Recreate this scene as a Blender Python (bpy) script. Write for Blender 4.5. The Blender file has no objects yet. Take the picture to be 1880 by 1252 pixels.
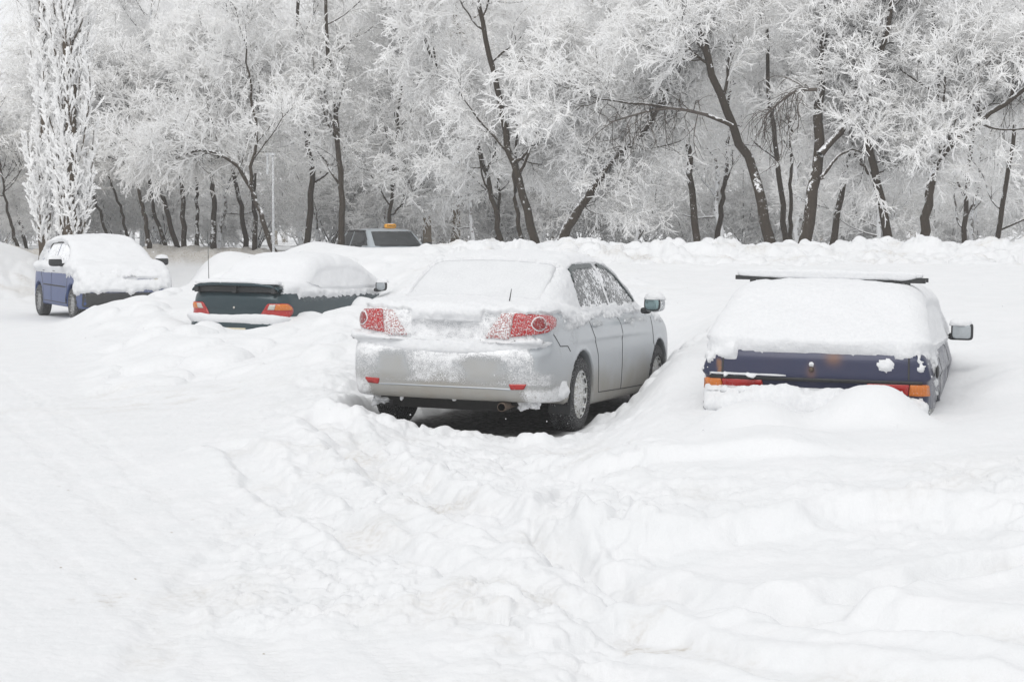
import bpy, math, random
import numpy as np
from mathutils import Vector, Matrix
from mathutils.geometry import delaunay_2d_cdt

C = bpy.context.scene
COL = C.collection
# ------------------------------------------------------------------ camera, sky, sun, exposure
F_PX = 3655.0                     # focal length in pixels of a 1880 px wide frame (70 mm)
CAM_Z = 1.64
PITCH = math.atan((626 - 425) / F_PX)
cam_d = bpy.data.cameras.new('camera')
cam_d.sensor_width = 36.0
cam_d.lens = F_PX / 1880 * 36.0
cam_d.clip_end = 3000
cam = bpy.data.objects.new('camera', cam_d)
cam.location = (0, 0, CAM_Z)
cam.rotation_euler = (math.pi / 2 - PITCH, 0, 0)
COL.objects.link(cam)
C.camera = cam

SUN_EL, SUN_AZ = math.radians(52), math.radians(200)     # azimuth clockwise from +Y
w = bpy.data.worlds.new('World')
C.world = w
w.use_nodes = True
nt = w.node_tree
nt.nodes.clear()
wo = nt.nodes.new('ShaderNodeOutputWorld')
bg = nt.nodes.new('ShaderNodeBackground')
sky = nt.nodes.new('ShaderNodeTexSky')
sky.sky_type = 'NISHITA'
sky.sun_disc = False
sky.sun_elevation = SUN_EL
sky.sun_rotation = SUN_AZ
sky.air_density = 1.0
sky.dust_density = 1.0
sky.ozone_density = 1.0
hs = nt.nodes.new('ShaderNodeHueSaturation')             # an overcast sky has next to no colour
hs.inputs['Saturation'].default_value = 0.10
bg.inputs['Strength'].default_value = 0.10
nt.links.new(sky.outputs[0], hs.inputs['Color'])
cloud = nt.nodes.new('ShaderNodeMixRGB')                 # an even cloud deck over most of the blue
cloud.inputs[0].default_value = 0.8
cloud.inputs[2].default_value = (5.6, 5.65, 5.75, 1)
nt.links.new(hs.outputs[0], cloud.inputs[1])
nt.links.new(cloud.outputs[0], bg.inputs['Color'])
nt.links.new(bg.outputs[0], wo.inputs['Surface'])

sun_d = bpy.data.lights.new('sun', 'SUN')
sun_d.energy = 0.9
sun_d.angle = math.radians(40)
sun_d.color = (1.0, 0.985, 0.96)
sun = bpy.data.objects.new('sun', sun_d)
dirv = Vector((math.sin(SUN_AZ) * math.cos(SUN_EL), math.cos(SUN_AZ) * math.cos(SUN_EL), math.sin(SUN_EL)))
sun.rotation_euler = dirv.to_track_quat('Z', 'Y').to_euler()
sun.location = dirv * 100
COL.objects.link(sun)

C.view_settings.view_transform = 'Standard'
C.view_settings.look = 'None'
C.view_settings.exposure = 0.67
C.view_settings.gamma = 1
C.view_settings.use_curve_mapping = False
C.render.engine = 'CYCLES'
C.cycles.max_bounces = 20
C.cycles.diffuse_bounces = 16
C.cycles.transmission_bounces = 16
C.cycles.volume_bounces = 2
C.cycles.use_denoising = True

# ------------------------------------------------------------------ helpers: scene tree
def at(px, py, Y):
    """world point seen at photo pixel (px,py) at distance Y in front of the camera"""
    a, b = (px - 940) / F_PX, (626 - py) / F_PX
    dy = math.cos(PITCH) + b * math.sin(PITCH)
    dz = -math.sin(PITCH) + b * math.cos(PITCH)
    return Vector((a * Y / dy, Y, CAM_Z + dz * Y / dy))

def tag(o, label=None, cat=None, group=None, kind=None):
    if label: o['label'] = label
    if cat: o['category'] = cat
    if group: o['group'] = group
    if kind: o['kind'] = kind
    return o

def empty(name, loc=(0, 0, 0), rot=(0, 0, 0)):
    o = bpy.data.objects.new(name, None)
    o.location = loc
    o.rotation_euler = rot
    o.empty_display_size = 0.2
    COL.objects.link(o)
    return o

def mesh_obj(name, V, Fc, mat, parent=None, smooth=True, attrs=None):
    """V (n,3) array, Fc (m,k) int array or a list of such arrays, or list of tuples"""
    me = bpy.data.meshes.new(name)
    V = np.asarray(V, dtype=np.float32)
    if isinstance(Fc, np.ndarray): Fc = [Fc]
    if Fc and not isinstance(Fc[0], np.ndarray):
        me.from_pydata([tuple(map(float, v)) for v in V], [], [tuple(int(i) for i in f) for f in Fc])
    else:
        Fc = [f for f in Fc if len(f)]
        nl = sum(f.size for f in Fc)
        nf = sum(len(f) for f in Fc)
        me.vertices.add(len(V))
        me.vertices.foreach_set('co', V.ravel())
        me.loops.add(nl)
        me.loops.foreach_set('vertex_index', np.concatenate([f.ravel() for f in Fc]).astype(np.int32))
        me.polygons.add(nf)
        tot = np.concatenate([np.full(len(f), f.shape[1], np.int32) for f in Fc])
        st = np.concatenate([[0], np.cumsum(tot)[:-1]]).astype(np.int32)
        me.polygons.foreach_set('loop_start', st)
        me.polygons.foreach_set('loop_total', tot)
        me.update(calc_edges=True)
    me.polygons.foreach_set('use_smooth', np.full(len(me.polygons), bool(smooth)))
    if attrs:
        for k, a in attrs.items():
            at_ = me.attributes.new(k, 'FLOAT', 'POINT')
            at_.data.foreach_set('value', np.asarray(a, dtype=np.float32).ravel())
    if mat: me.materials.append(mat)
    me.update()
    o = bpy.data.objects.new(name, me)
    COL.objects.link(o)
    if parent: o.parent = parent
    return o

# ------------------------------------------------------------------ helpers: noise
def _h(i, j, k, seed):
    n = (i.astype(np.int64) * 374761393 + j.astype(np.int64) * 668265263 + k * 2147483647 + seed * 1274126177) & 0xffffffff
    n = ((n ^ (n >> 13)) * 1274126177) & 0xffffffff
    n = n ^ (n >> 16)
    return (n & 0xffffff).astype(np.float32) / float(0x1000000)

def noise2(x, y, seed=0):
    xi, yi = np.floor(x), np.floor(y)
    fx, fy = (x - xi).astype(np.float32), (y - yi).astype(np.float32)
    u, v = fx * fx * fx * (fx * (fx * 6 - 15) + 10), fy * fy * fy * (fy * (fy * 6 - 15) + 10)
    def g(dx, dy):
        a = _h(xi + dx, yi + dy, np.int64(0), seed) * 2 * np.pi
        return np.cos(a) * (fx - dx) + np.sin(a) * (fy - dy)
    a, b, c, d = g(0, 0), g(1, 0), g(0, 1), g(1, 1)
    return (a + (b - a) * u + (c - a) * v + (a - b - c + d) * u * v) * 1.4

def fbm2(x, y, octv=4, seed=0, gain=0.5):
    s, a = 0, 1.0
    for o in range(octv):
        s = s + a * noise2(x * 2 ** o + 17.3 * o, y * 2 ** o - 9.1 * o, seed + o)
        a *= gain
    return s

def noise3(p, scale, seed=0):
    q = p * scale
    i = np.floor(q)
    f = q - i
    f = f * f * (3 - 2 * f)
    r = 0
    for dx in (0, 1):
        for dy in (0, 1):
            for dz in (0, 1):
                wgt = (f[:, 0] if dx else 1 - f[:, 0]) * (f[:, 1] if dy else 1 - f[:, 1]) * (f[:, 2] if dz else 1 - f[:, 2])
                r = r + wgt * _h(i[:, 0] + dx, i[:, 1] + dy, (i[:, 2] + dz).astype(np.int64), seed)
    return r * 2 - 1

def fbm3(p, scale, octv=3, seed=0):
    s, a = 0, 1.0
    for o in range(octv):
        s = s + a * noise3(p, scale * 2 ** o, seed + o)
        a *= .5
    return s

def lumps(x, y, cell, prob, seed, rmin=.3, rmax=.62):
    """rounded clods of snow: height 0..1 (in units of their radius)"""
    X, Y = x / cell, y / cell
    xi, yi = np.floor(X), np.floor(Y)
    out = np.zeros_like(X)
    for dx in (-1, 0, 1):
        for dy in (-1, 0, 1):
            a, b = xi + dx, yi + dy
            k = np.int64(0)
            on = _h(a, b, k, seed) < prob
            cx = a + .15 + .7 * _h(a, b, k, seed + 1)
            cy = b + .15 + .7 * _h(a, b, k, seed + 2)
            r = rmin + (rmax - rmin) * _h(a, b, k, seed + 3) ** 1.5
            e = .7 + .6 * _h(a, b, k, seed + 4)
            d2 = ((X - cx) ** 2 * e + (Y - cy) ** 2 / e) / (r * r)
            hgt = np.sqrt(np.clip(1 - d2, 0, 1)) * r * on
            out = np.maximum(out, hgt)
    return out * cell

def plates(x, y, cell, seed):
    """broken slabs of crust: every cell has its own height and tilt, 0..1"""
    X = x / cell + .25 * noise2(x * 2.3 / cell, y * 2.3 / cell, seed); Y = y / cell + .25 * noise2(x * 2.3 / cell + 9, y * 2.3 / cell, seed + 1)
    xi, yi = np.floor(X), np.floor(Y)
    best = np.full_like(X, 9.); sec = best.copy(); val = np.zeros_like(X)
    for dx in (-1, 0, 1):
        for dy in (-1, 0, 1):
            a, b = xi + dx, yi + dy
            k = np.int64(0)
            cx, cy = a + .1 + .8 * _h(a, b, k, seed + 2), b + .1 + .8 * _h(a, b, k, seed + 3)
            d = np.hypot(X - cx, Y - cy)
            v = _h(a, b, k, seed + 4) + (X - cx) * (_h(a, b, k, seed + 5) - .5) * 1.1 + (Y - cy) * (_h(a, b, k, seed + 6) - .5) * 1.1
            m = d < best
            sec = np.where(m, best, np.minimum(sec, d)); val = np.where(m, v, val); best = np.where(m, d, best)
    edge = np.clip((sec - best) / .16, 0, 1)
    return val * (.55 + .45 * edge * (2 - edge))

def sstep(a, b, x):
    t = np.clip((x - a) / (b - a), 0, 1)
    return t * t * (3 - 2 * t)

# ------------------------------------------------------------------ helpers: materials
class NT:
    def __init__(s, name):
        s.m = bpy.data.materials.new(name)
        s.m.use_nodes = True
        s.t = s.m.node_tree
        s.b = s.t.nodes['Principled BSDF']
        s.tc = s.t.nodes.new('ShaderNodeTexCoord')
    def n(s, kind, **kw):
        nd = s.t.nodes.new('ShaderNode' + kind)
        for k, v in kw.items(): setattr(nd, k, v)
        return nd
    def l(s, a, b): s.t.links.new(a, b)
    def noise(s, scale, detail=4, rough=.55, coord='Object'):
        nd = s.n('TexNoise')
        nd.inputs['Scale'].default_value = scale
        nd.inputs['Detail'].default_value = detail
        nd.inputs['Roughness'].default_value = rough
        s.l(s.tc.outputs[coord], nd.inputs['Vector'])
        return nd.outputs['Fac']
    def rng(s, src, a, b, c=0., d=1.):
        nd = s.n('MapRange')
        nd.inputs[1].default_value, nd.inputs[2].default_value = a, b
        nd.inputs[3].default_value, nd.inputs[4].default_value = c, d
        s.l(src, nd.inputs[0])
        return nd.outputs[0]
    def math(s, op, a, b=None):
        nd = s.n('Math', operation=op)
        for k, v in ((0, a), (1, b)):
            if v is None: continue
            if isinstance(v, (int, float)): nd.inputs[k].default_value = v
            else: s.l(v, nd.inputs[k])
        return nd.outputs[0]
    def mix(s, fac, a, b):
        nd = s.n('MixRGB')
        for k, v in ((0, fac), (1, a), (2, b)):
            if isinstance(v, (int, float)): nd.inputs[k].default_value = v
            elif isinstance(v, tuple): nd.inputs[k].default_value = (*v, 1)
            else: s.l(v, nd.inputs[k])
        return nd.outputs[0]
    def attr(s, name):
        nd = s.n('Attribute', attribute_name=name)
        return nd.outputs['Fac']
    def bump(s, h, dist, strength=1.0, prev=None):
        nd = s.n('Bump')
        nd.inputs['Distance'].default_value = dist
        nd.inputs['Strength'].default_value = strength
        s.l(h, nd.inputs['Height'])
        if prev is not None: s.l(prev, nd.inputs['Normal'])
        return nd.outputs[0]
    def set(s, **kw):
        names = dict(col='Base Color', rough='Roughness', metal='Metallic', normal='Normal', coat='Coat Weight', spec='Specular IOR Level', sss='Subsurface Weight', trans='Transmission Weight', alpha='Alpha')
        for k, v in kw.items():
            i = s.b.inputs[names[k]]
            if isinstance(v, tuple): i.default_value = (*v, 1)
            elif isinstance(v, (int, float)): i.default_value = v
            else: s.l(v, i)
        return s.m

def m_ground():
    t = NT('snow ground')
    d = t.attr('dirt')
    n1 = t.noise(3.0, 6); n2 = t.noise(28., 5); n3 = t.noise(140., 3)
    base = t.mix(t.rng(n1, .3, .7), (.70, .71, .72), (.74, .745, .755))
    fleck = t.rng(n2, .48, .66)
    dd = t.math('MULTIPLY', d, t.math('ADD', .35, fleck))
    col = t.mix(t.math('MINIMUM', dd, 1.0), base, (.42, .375, .31))
    bare = t.attr('bare')
    col = t.mix(bare, col, t.mix(t.rng(n2, .45, .6), (.06, .057, .053), (.16, .155, .15)))  # bare ground tones, kept dark to carry the shade under the silver car
    # isolated specks of grit and twig litter
    v = t.n('TexVoronoi'); v.inputs['Scale'].default_value = 7.0
    t.l(t.tc.outputs['Object'], v.inputs['Vector'])
    sp = t.math('MULTIPLY', t.math('LESS_THAN', v.outputs['Distance'], .05), t.rng(t.noise(.9, 2), .52, .60))
    col = t.mix(t.math('MULTIPLY', sp, t.attr('specks')), col, (.30, .25, .18))
    b = t.bump(n2, .0055, .8)
    b = t.bump(n3, .0022, .7, b)
    return t.set(col=col, rough=.75, spec=.15, normal=b)

def m_carsnow():
    t = NT('snow lying on cars')
    n2 = t.noise(38., 5); n3 = t.noise(170., 3)
    col = t.mix(t.rng(n2, .35, .7), (.70, .71, .725), (.74, .745, .755))
    b = t.bump(n2, .008, .8)
    b = t.bump(n3, .003, .8, b)
    return t.set(col=col, rough=.8, spec=.12, normal=b)

def m_paint(name, col, metal=.6, rough=.38, dirt=(.30, .27, .22), frostc=(.86, .865, .875)):
    """car paint with grime and rime; where they lie comes with the mesh ('frost', 'grime')"""
    t = NT(name)
    n1 = t.noise(150., 4, .7); n2 = t.noise(22., 5, .6); n0 = t.noise(5., 3)
    fr = t.attr('frost'); gr = t.attr('grime')
    # speckle: rime grains thicken until they merge
    sp = t.math('ADD', t.math('MULTIPLY', n1, .78), t.math('MULTIPLY', n2, .22))
    thr = t.math('SUBTRACT', .78, t.math('MULTIPLY', fr, .5))
    mask = t.rng(t.math('SUBTRACT', sp, thr), -.05, .10)
    mask = t.math('MULTIPLY', mask, t.rng(fr, .0, .08))
    g = t.math('MULTIPLY', gr, t.rng(n0, .25, .65, .65, 1.))
    c = t.mix(g, col, dirt)
    c = t.mix(mask, c, frostc)
    r = t.math('MAXIMUM', t.rng(g, 0, 1, rough, .7), t.math('MULTIPLY', mask, .85))
    m = t.math('MULTIPLY', t.math('SUBTRACT', 1., t.math('MAXIMUM', mask, g)), metal)
    b = t.bump(mask, .004, .9)
    return t.set(col=c, rough=r, metal=m, normal=b, coat=t.rng(mask, 0, 1, .15, 0))

def m_simple(name, col, rough=.6, metal=0., var=.25, scale=30., bump=0., frost=0.):
    t = NT(name)
    n = t.noise(scale, 5)
    c = t.mix(t.rng(n, .3, .7), tuple(x * (1 - var) for x in col), tuple(min(1, x * (1 + var)) for x in col))
    if frost:
        f = t.rng(t.noise(scale * 2.2, 5, .7), .62 - .3 * frost, .68 - .3 * frost)
        c = t.mix(f, c, (.84, .85, .86))
        return t.set(col=c, rough=t.rng(f, 0, 1, rough, .85), metal=t.math('MULTIPLY', t.math('SUBTRACT', 1., f), metal), normal=t.bump(f, .003, .8))
    kw = dict(col=c, rough=rough, metal=metal)
    if bump: kw['normal'] = t.bump(n, bump)
    return t.set(**kw)

def m_lamp(name, col, frost):
    t = NT(name)
    w_ = t.n('TexWave'); w_.inputs['Scale'].default_value = 30
    t.l(t.tc.outputs['Object'], w_.inputs['Vector'])
    n = t.noise(85., 5, .7)
    c = t.mix(t.rng(w_.outputs['Fac'], .2, .8), tuple(x * .8 for x in col), col)
    f = t.math('MULTIPLY', t.rng(n, .66 - .28 * frost, .78 - .28 * frost), 1. if frost else 0.)
    c = t.mix(f, c, (.86, .865, .875))
    return t.set(col=c, rough=t.rng(f, 0, 1, .18, .85), coat=.3, normal=t.bump(f, .004, .8))

def m_glass(name, frost):
    t = NT(name)
    n = t.math('ADD', t.math('MULTIPLY', t.noise(34., 6, .75), .7), t.math('MULTIPLY', t.noise(4., 3), .3))
    f = t.rng(n, .66 - .3 * frost, .70 - .3 * frost) if frost else None
    if f is None:
        c = t.mix(t.rng(t.noise(6., 3), .3, .7), (.03, .034, .037), (.065, .07, .074))
        return t.set(col=c, rough=.09)
    c = t.mix(f, (.05, .055, .058), (.84, .85, .865))
    return t.set(col=c, rough=t.rng(f, 0, 1, .12, .85), normal=t.bump(f, .004, .8))

def m_bark(name, dark, snow, thr=.5):
    """bark with snow on upward faces and driven into the rough windward side"""
    t = NT(name)
    n = t.noise(17., 6, .8); n2 = t.noise(6.0, 4, .6)
    g = t.n('NewGeometry')
    sx = t.n('SeparateXYZ'); t.l(g.outputs['Normal'], sx.inputs[0])
    up = t.math('ADD', t.math('MULTIPLY', sx.outputs['Z'], .30), t.math('MULTIPLY', sx.outputs['X'], -.04))
    v = t.math('ADD', up, t.math('ADD', t.math('MULTIPLY', n, .6), t.math('MULTIPLY', n2, .6)))
    f = t.rng(v, thr + .22, thr + .27)
    c = t.mix(t.rng(n, .3, .7), tuple(x * .6 for x in dark), dark)
    c = t.mix(f, c, snow)
    return t.set(col=c, rough=.85, spec=.1, normal=t.bump(n, .02, .6))

def m_frost(name, snow, under, amount):
    """hoar frost lets a good part of the light through"""
    t = NT(name)
    n = t.noise(6., 5, .7)
    g = t.n('NewGeometry')
    sx = t.n('SeparateXYZ'); t.l(g.outputs['Normal'], sx.inputs[0])
    v = t.math('ADD', t.math('MULTIPLY', sx.outputs['Z'], .35), n)
    f = t.rng(v, amount, amount + .1)
    c = t.mix(f, under, snow)
    t.t.nodes.remove(t.b)
    d = t.n('BsdfDiffuse'); tr = t.n('BsdfTranslucent'); mx = t.n('MixShader')
    t.l(c, d.inputs['Color']); t.l(c, tr.inputs['Color'])
    mx.inputs[0].default_value = .5
    t.l(d.outputs[0], mx.inputs[1]); t.l(tr.outputs[0], mx.inputs[2])
    out = [q for q in t.t.nodes if q.type == 'OUTPUT_MATERIAL'][0]
    t.l(mx.outputs[0], out.inputs['Surface'])
    return t.m

M = {}
M['ground'] = m_ground()
M['snow'] = m_carsnow()
M['black'] = m_simple('black plastic', (.028, .029, .03), .55)
M['trim'] = m_simple('weathered grey bumper plastic', (.10, .105, .10), .7, var=.2, frost=.35)
M['rubber'] = m_simple('tyre rubber', (.016, .016, .017), .75, var=.4, scale=60., frost=.16)
M['under'] = m_simple('dark underbody', (.014, .013, .012), .8)
M['seam'] = m_simple('dark panel gap', (.04, .04, .04), .8)
M['glass'] = m_glass('clear dark glass', 0)
M['glass_frost'] = m_glass('side glass caked with rime', .55)
M['glass_snowy'] = m_glass('side glass nearly covered with snow', .85)
M['mirror'] = m_simple('mirror glass', (.24, .33, .34), .08, metal=.7, var=.15, scale=8)
M['mirror_grey'] = m_simple('frosty mirror glass', (.42, .45, .47), .2, metal=.4, var=.15, scale=12)
M['rim'] = m_simple('snow caked wheel cover', (.50, .485, .44), .55, var=.25, scale=25, frost=.55)
M['rim_dark'] = m_simple('grey steel wheel', (.20, .20, .20), .5, var=.3, scale=25, frost=.25)
M['steel'] = m_simple('rusty exhaust steel', (.12, .09, .07), .6, metal=.6)

# ------------------------------------------------------------------ the ground: one sheet of snow
# heights at a table of (distance; picture column : height) read off the drifts
ROWS = [
    (2.0, [(-900, .0), (940, .05), (2800, .1)]),
    (5.0, [(-900, .0), (500, .0), (940, .03), (1400, .08), (2800, .15)]),
    (7.0, [(-900, .0), (500, .0), (940, .05), (1400, .12), (1880, .2), (2800, .3)]),
    (9.0, [(-900, .0), (400, .0), (700, .05), (1000, .12), (1400, .19), (1880, .30), (2800, .4)]),
    (10.5, [(-900, .0), (400, .0), (700, .09), (1100, .24), (1500, .33), (1880, .42), (2800, .5)]),
    (12.0, [(-900, .0), (450, .0), (700, .08), (850, .12), (1050, .10), (1200, .26), (1400, .40), (1700, .42), (1900, .50), (2800, .6)]),
    (13.3, [(-900, .0), (300, .02), (600, .10), (760, .06), (1000, .0), (1100, .12), (1250, .24), (1300, .27), (1400, .31), (1700, .31), (1780, .34), (1900, .42), (2800, .7)]),
    (15.0, [(-900, .0), (0, .0), (300, .06), (520, .14), (630, .16), (700, .02), (1060, -.02), (1120, .08), (1220, .38), (1300, .42), (1700, .36), (1760, .34), (1850, .46), (2800, .8)]),
    (17.5, [(-900, .0), (0, .0), (300, .06), (500, .2), (600, .25), (680, .06), (1120, -.02), (1160, .08), (1250, .56), (1330, .62), (1700, .55), (1850, .62), (2800, .9)]),
    (20.5, [(-900, .0), (0, .0), (200, .02), (350, .14), (520, .30), (640, .42), (720, .30), (850, .0), (1180, .0), (1230, .3), (1320, .68), (1800, .8), (2800, 1.)]),
    (24.0, [(-900, .0), (0, .0), (150, .02), (250, .14), (330, .26), (400, .33), (480, .36), (560, .46), (620, .56), (700, .66), (800, .78), (1000, .82), (1300, .86), (1800, .92), (2800, 1.1)]),
    (28.0, [(-900, .05), (0, .0), (120, .03), (200, .24), (290, .36), (335, .2), (600, .42), (690, .52), (780, .88), (900, .97), (1300, 1.02), (1800, 1.08), (2800, 1.2)]),
    (32.0, [(-900, .1), (0, .0), (110, .05), (170, .34), (260, .48), (320, .58), (360, .55), (560, .62), (680, .78), (780, 1.08), (900, 1.16), (1300, 1.18), (1800, 1.22), (2800, 1.3)]),
    (34.5, [(-900, .2), (0, .02), (110, .05), (170, .30), (260, .42), (330, .68), (400, .85), (520, .95), (660, 1.15), (800, 1.38), (1000, 1.45), (1400, 1.44), (1800, 1.46), (2800, 1.5)]),
    (36.5, [(-900, .3), (0, .02), (110, .0), (330, .5), (370, .95), (420, 1.25), (520, 1.2), (580, 1.45), (660, 1.42), (800, 1.47), (1100, 1.50), (1400, 1.50), (1800, 1.51), (2800, 1.6)]),
    (38.5, [(-900, .4), (0, .03), (330, .1), (350, .85), (400, 1.37), (440, 1.30), (490, 1.10), (530, 1.35), (580, 1.53), (640, 1.35), (720, .95), (900, .9), (2800, .9)]),
    (41.5, [(-900, 1.2), (-100, .25), (0, .10), (330, .05), (400, .8), (480, .7), (580, 1.2), (650, .6), (800, .4), (2800, .4)]),
    (44.0, [(-900, 2.2), (-200, 1.7), (-60, 1.2), (20, .55), (80, .30), (330, .05), (450, .4), (650, .3), (2800, .35)]),
    (47.0, [(-900, 2.8), (-200, 2.1), (0, 1.53), (50, 1.28), (95, .95), (150, .25), (330, .2), (450, .3), (650, .3), (2800, .4)]),
    (51.0, [(-900, 2.6), (-100, 1.6), (50, 1.0), (120, .8), (270, 1.22), (340, 1.28), (420, 1.15), (480, 1.2), (600, .7), (2800, .6)]),
    (56.0, [(-900, 1.2), (2800, .8)]),
    (90.0, [(-900, 1.2), (2800, 1.0)]),
    (400.0, [(-900, 1.5), (2800, 1.5)]),
]
_PXG = np.linspace(-900, 2800, 741)
_LG = np.linspace(math.log(2.0), math.log(400.0), 1060)
def _table():
    rows = np.array([np.interp(_PXG, [p for p, _ in r], [z for _, z in r]) for _, r in ROWS])
    ld = np.log([d for d, _ in ROWS])
    T = np.array([np.interp(_LG, ld, rows[:, i]) for i in range(len(_PXG))]).T      # (L, PX)
    def blur(A, s, axis):
        n = int(s * 3); k = np.exp(-.5 * (np.arange(-n, n + 1) / s) ** 2); k /= k.sum()
        A = np.concatenate([np.repeat(A.take([0], axis), n, axis), A, np.repeat(A.take([-1], axis), n, axis)], axis)
        return np.apply_along_axis(lambda v: np.convolve(v, k, 'valid'), axis, A)
    return blur(blur(T, 3.0, 1), 4.5, 0)
_T = _table()

def base_h(x, y):
    y = np.maximum(y, 2.0)
    px = np.clip((940 + x / y * F_PX - _PXG[0]) / (_PXG[1] - _PXG[0]), 0, len(_PXG) - 1.001)
    l = np.clip((np.log(y) - _LG[0]) / (_LG[1] - _LG[0]), 0, len(_LG) - 1.001)
    i, j = px.astype(int), l.astype(int)
    u, v = px - i, l - j
    return (_T[j, i] * (1 - u) + _T[j, i + 1] * u) * (1 - v) + (_T[j + 1, i] * (1 - u) + _T[j + 1, i + 1] * u) * v

def gp(px, py, z=.05):
    """ground point under a pixel, assuming height z"""
    b = (626 - py) / F_PX
    dy = math.cos(PITCH) + b * math.sin(PITCH)
    dz = -math.sin(PITCH) + b * math.cos(PITCH)
    s = (z - CAM_Z) / dz
    return ((px - 940) / F_PX * s, dy * s)

def seg_dist(x, y, pts):
    best = np.full_like(x, 1e9); side = np.zeros_like(x)
    for (ax, ay), (bx, by) in zip(pts[:-1], pts[1:]):
        dx, dy = bx - ax, by - ay
        L2 = dx * dx + dy * dy
        t = np.clip(((x - ax) * dx + (y - ay) * dy) / L2, 0, 1)
        d = np.hypot(x - ax - t * dx, y - ay - t * dy)
        s = np.sign((x - ax) * dy - (y - ay) * dx)
        m = d < best
        best = np.where(m, d, best); side = np.where(m, s, side)
    return best, side

# smooth mounds: (x, y, height over the sheet, radius x, radius y, sharpness)
MOUNDS = []
def mound(px, py, d, rx, ry, add): p = at(px, py, d); MOUNDS.append((p.x, p.y, add, rx, ry))
mound(1375, 740, 13.0, .22, .30, .16)
mound(1600, 720, 12.9, .22, .27, .27)
mound(1810, 730, 14.6, .22, .4, .06)
mound(1890, 735, 15.0, .25, .4, .08)
mound(1290, 650, 16.2, .4, .6, .10)
mound(175, 560, 33.0, .9, 1.2, .05)
mound(270, 545, 33.0, .7, 1.2, .02)
mound(340, 625, 25.5, .5, .9, .10)
mound(600, 575, 24.0, .35, .7, .10)
mound(720, 640, 20.5, .3, .6, .1)
mound(455, 790, 13.6, .5, .5, .07)
mound(690, 720, 16.6, .35, .7, .14)

SILVER = dict(loc=(-.568, 15.87, .0), yaw=.319, tilt=(-.013, .021))
def car_local(x, y, car):
    dx, dy = x - car['loc'][0], y - car['loc'][1]
    c, s = math.cos(car['yaw']), math.sin(car['yaw'])
    return c * dx - s * dy, s * dx + c * dy           # across, along

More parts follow.
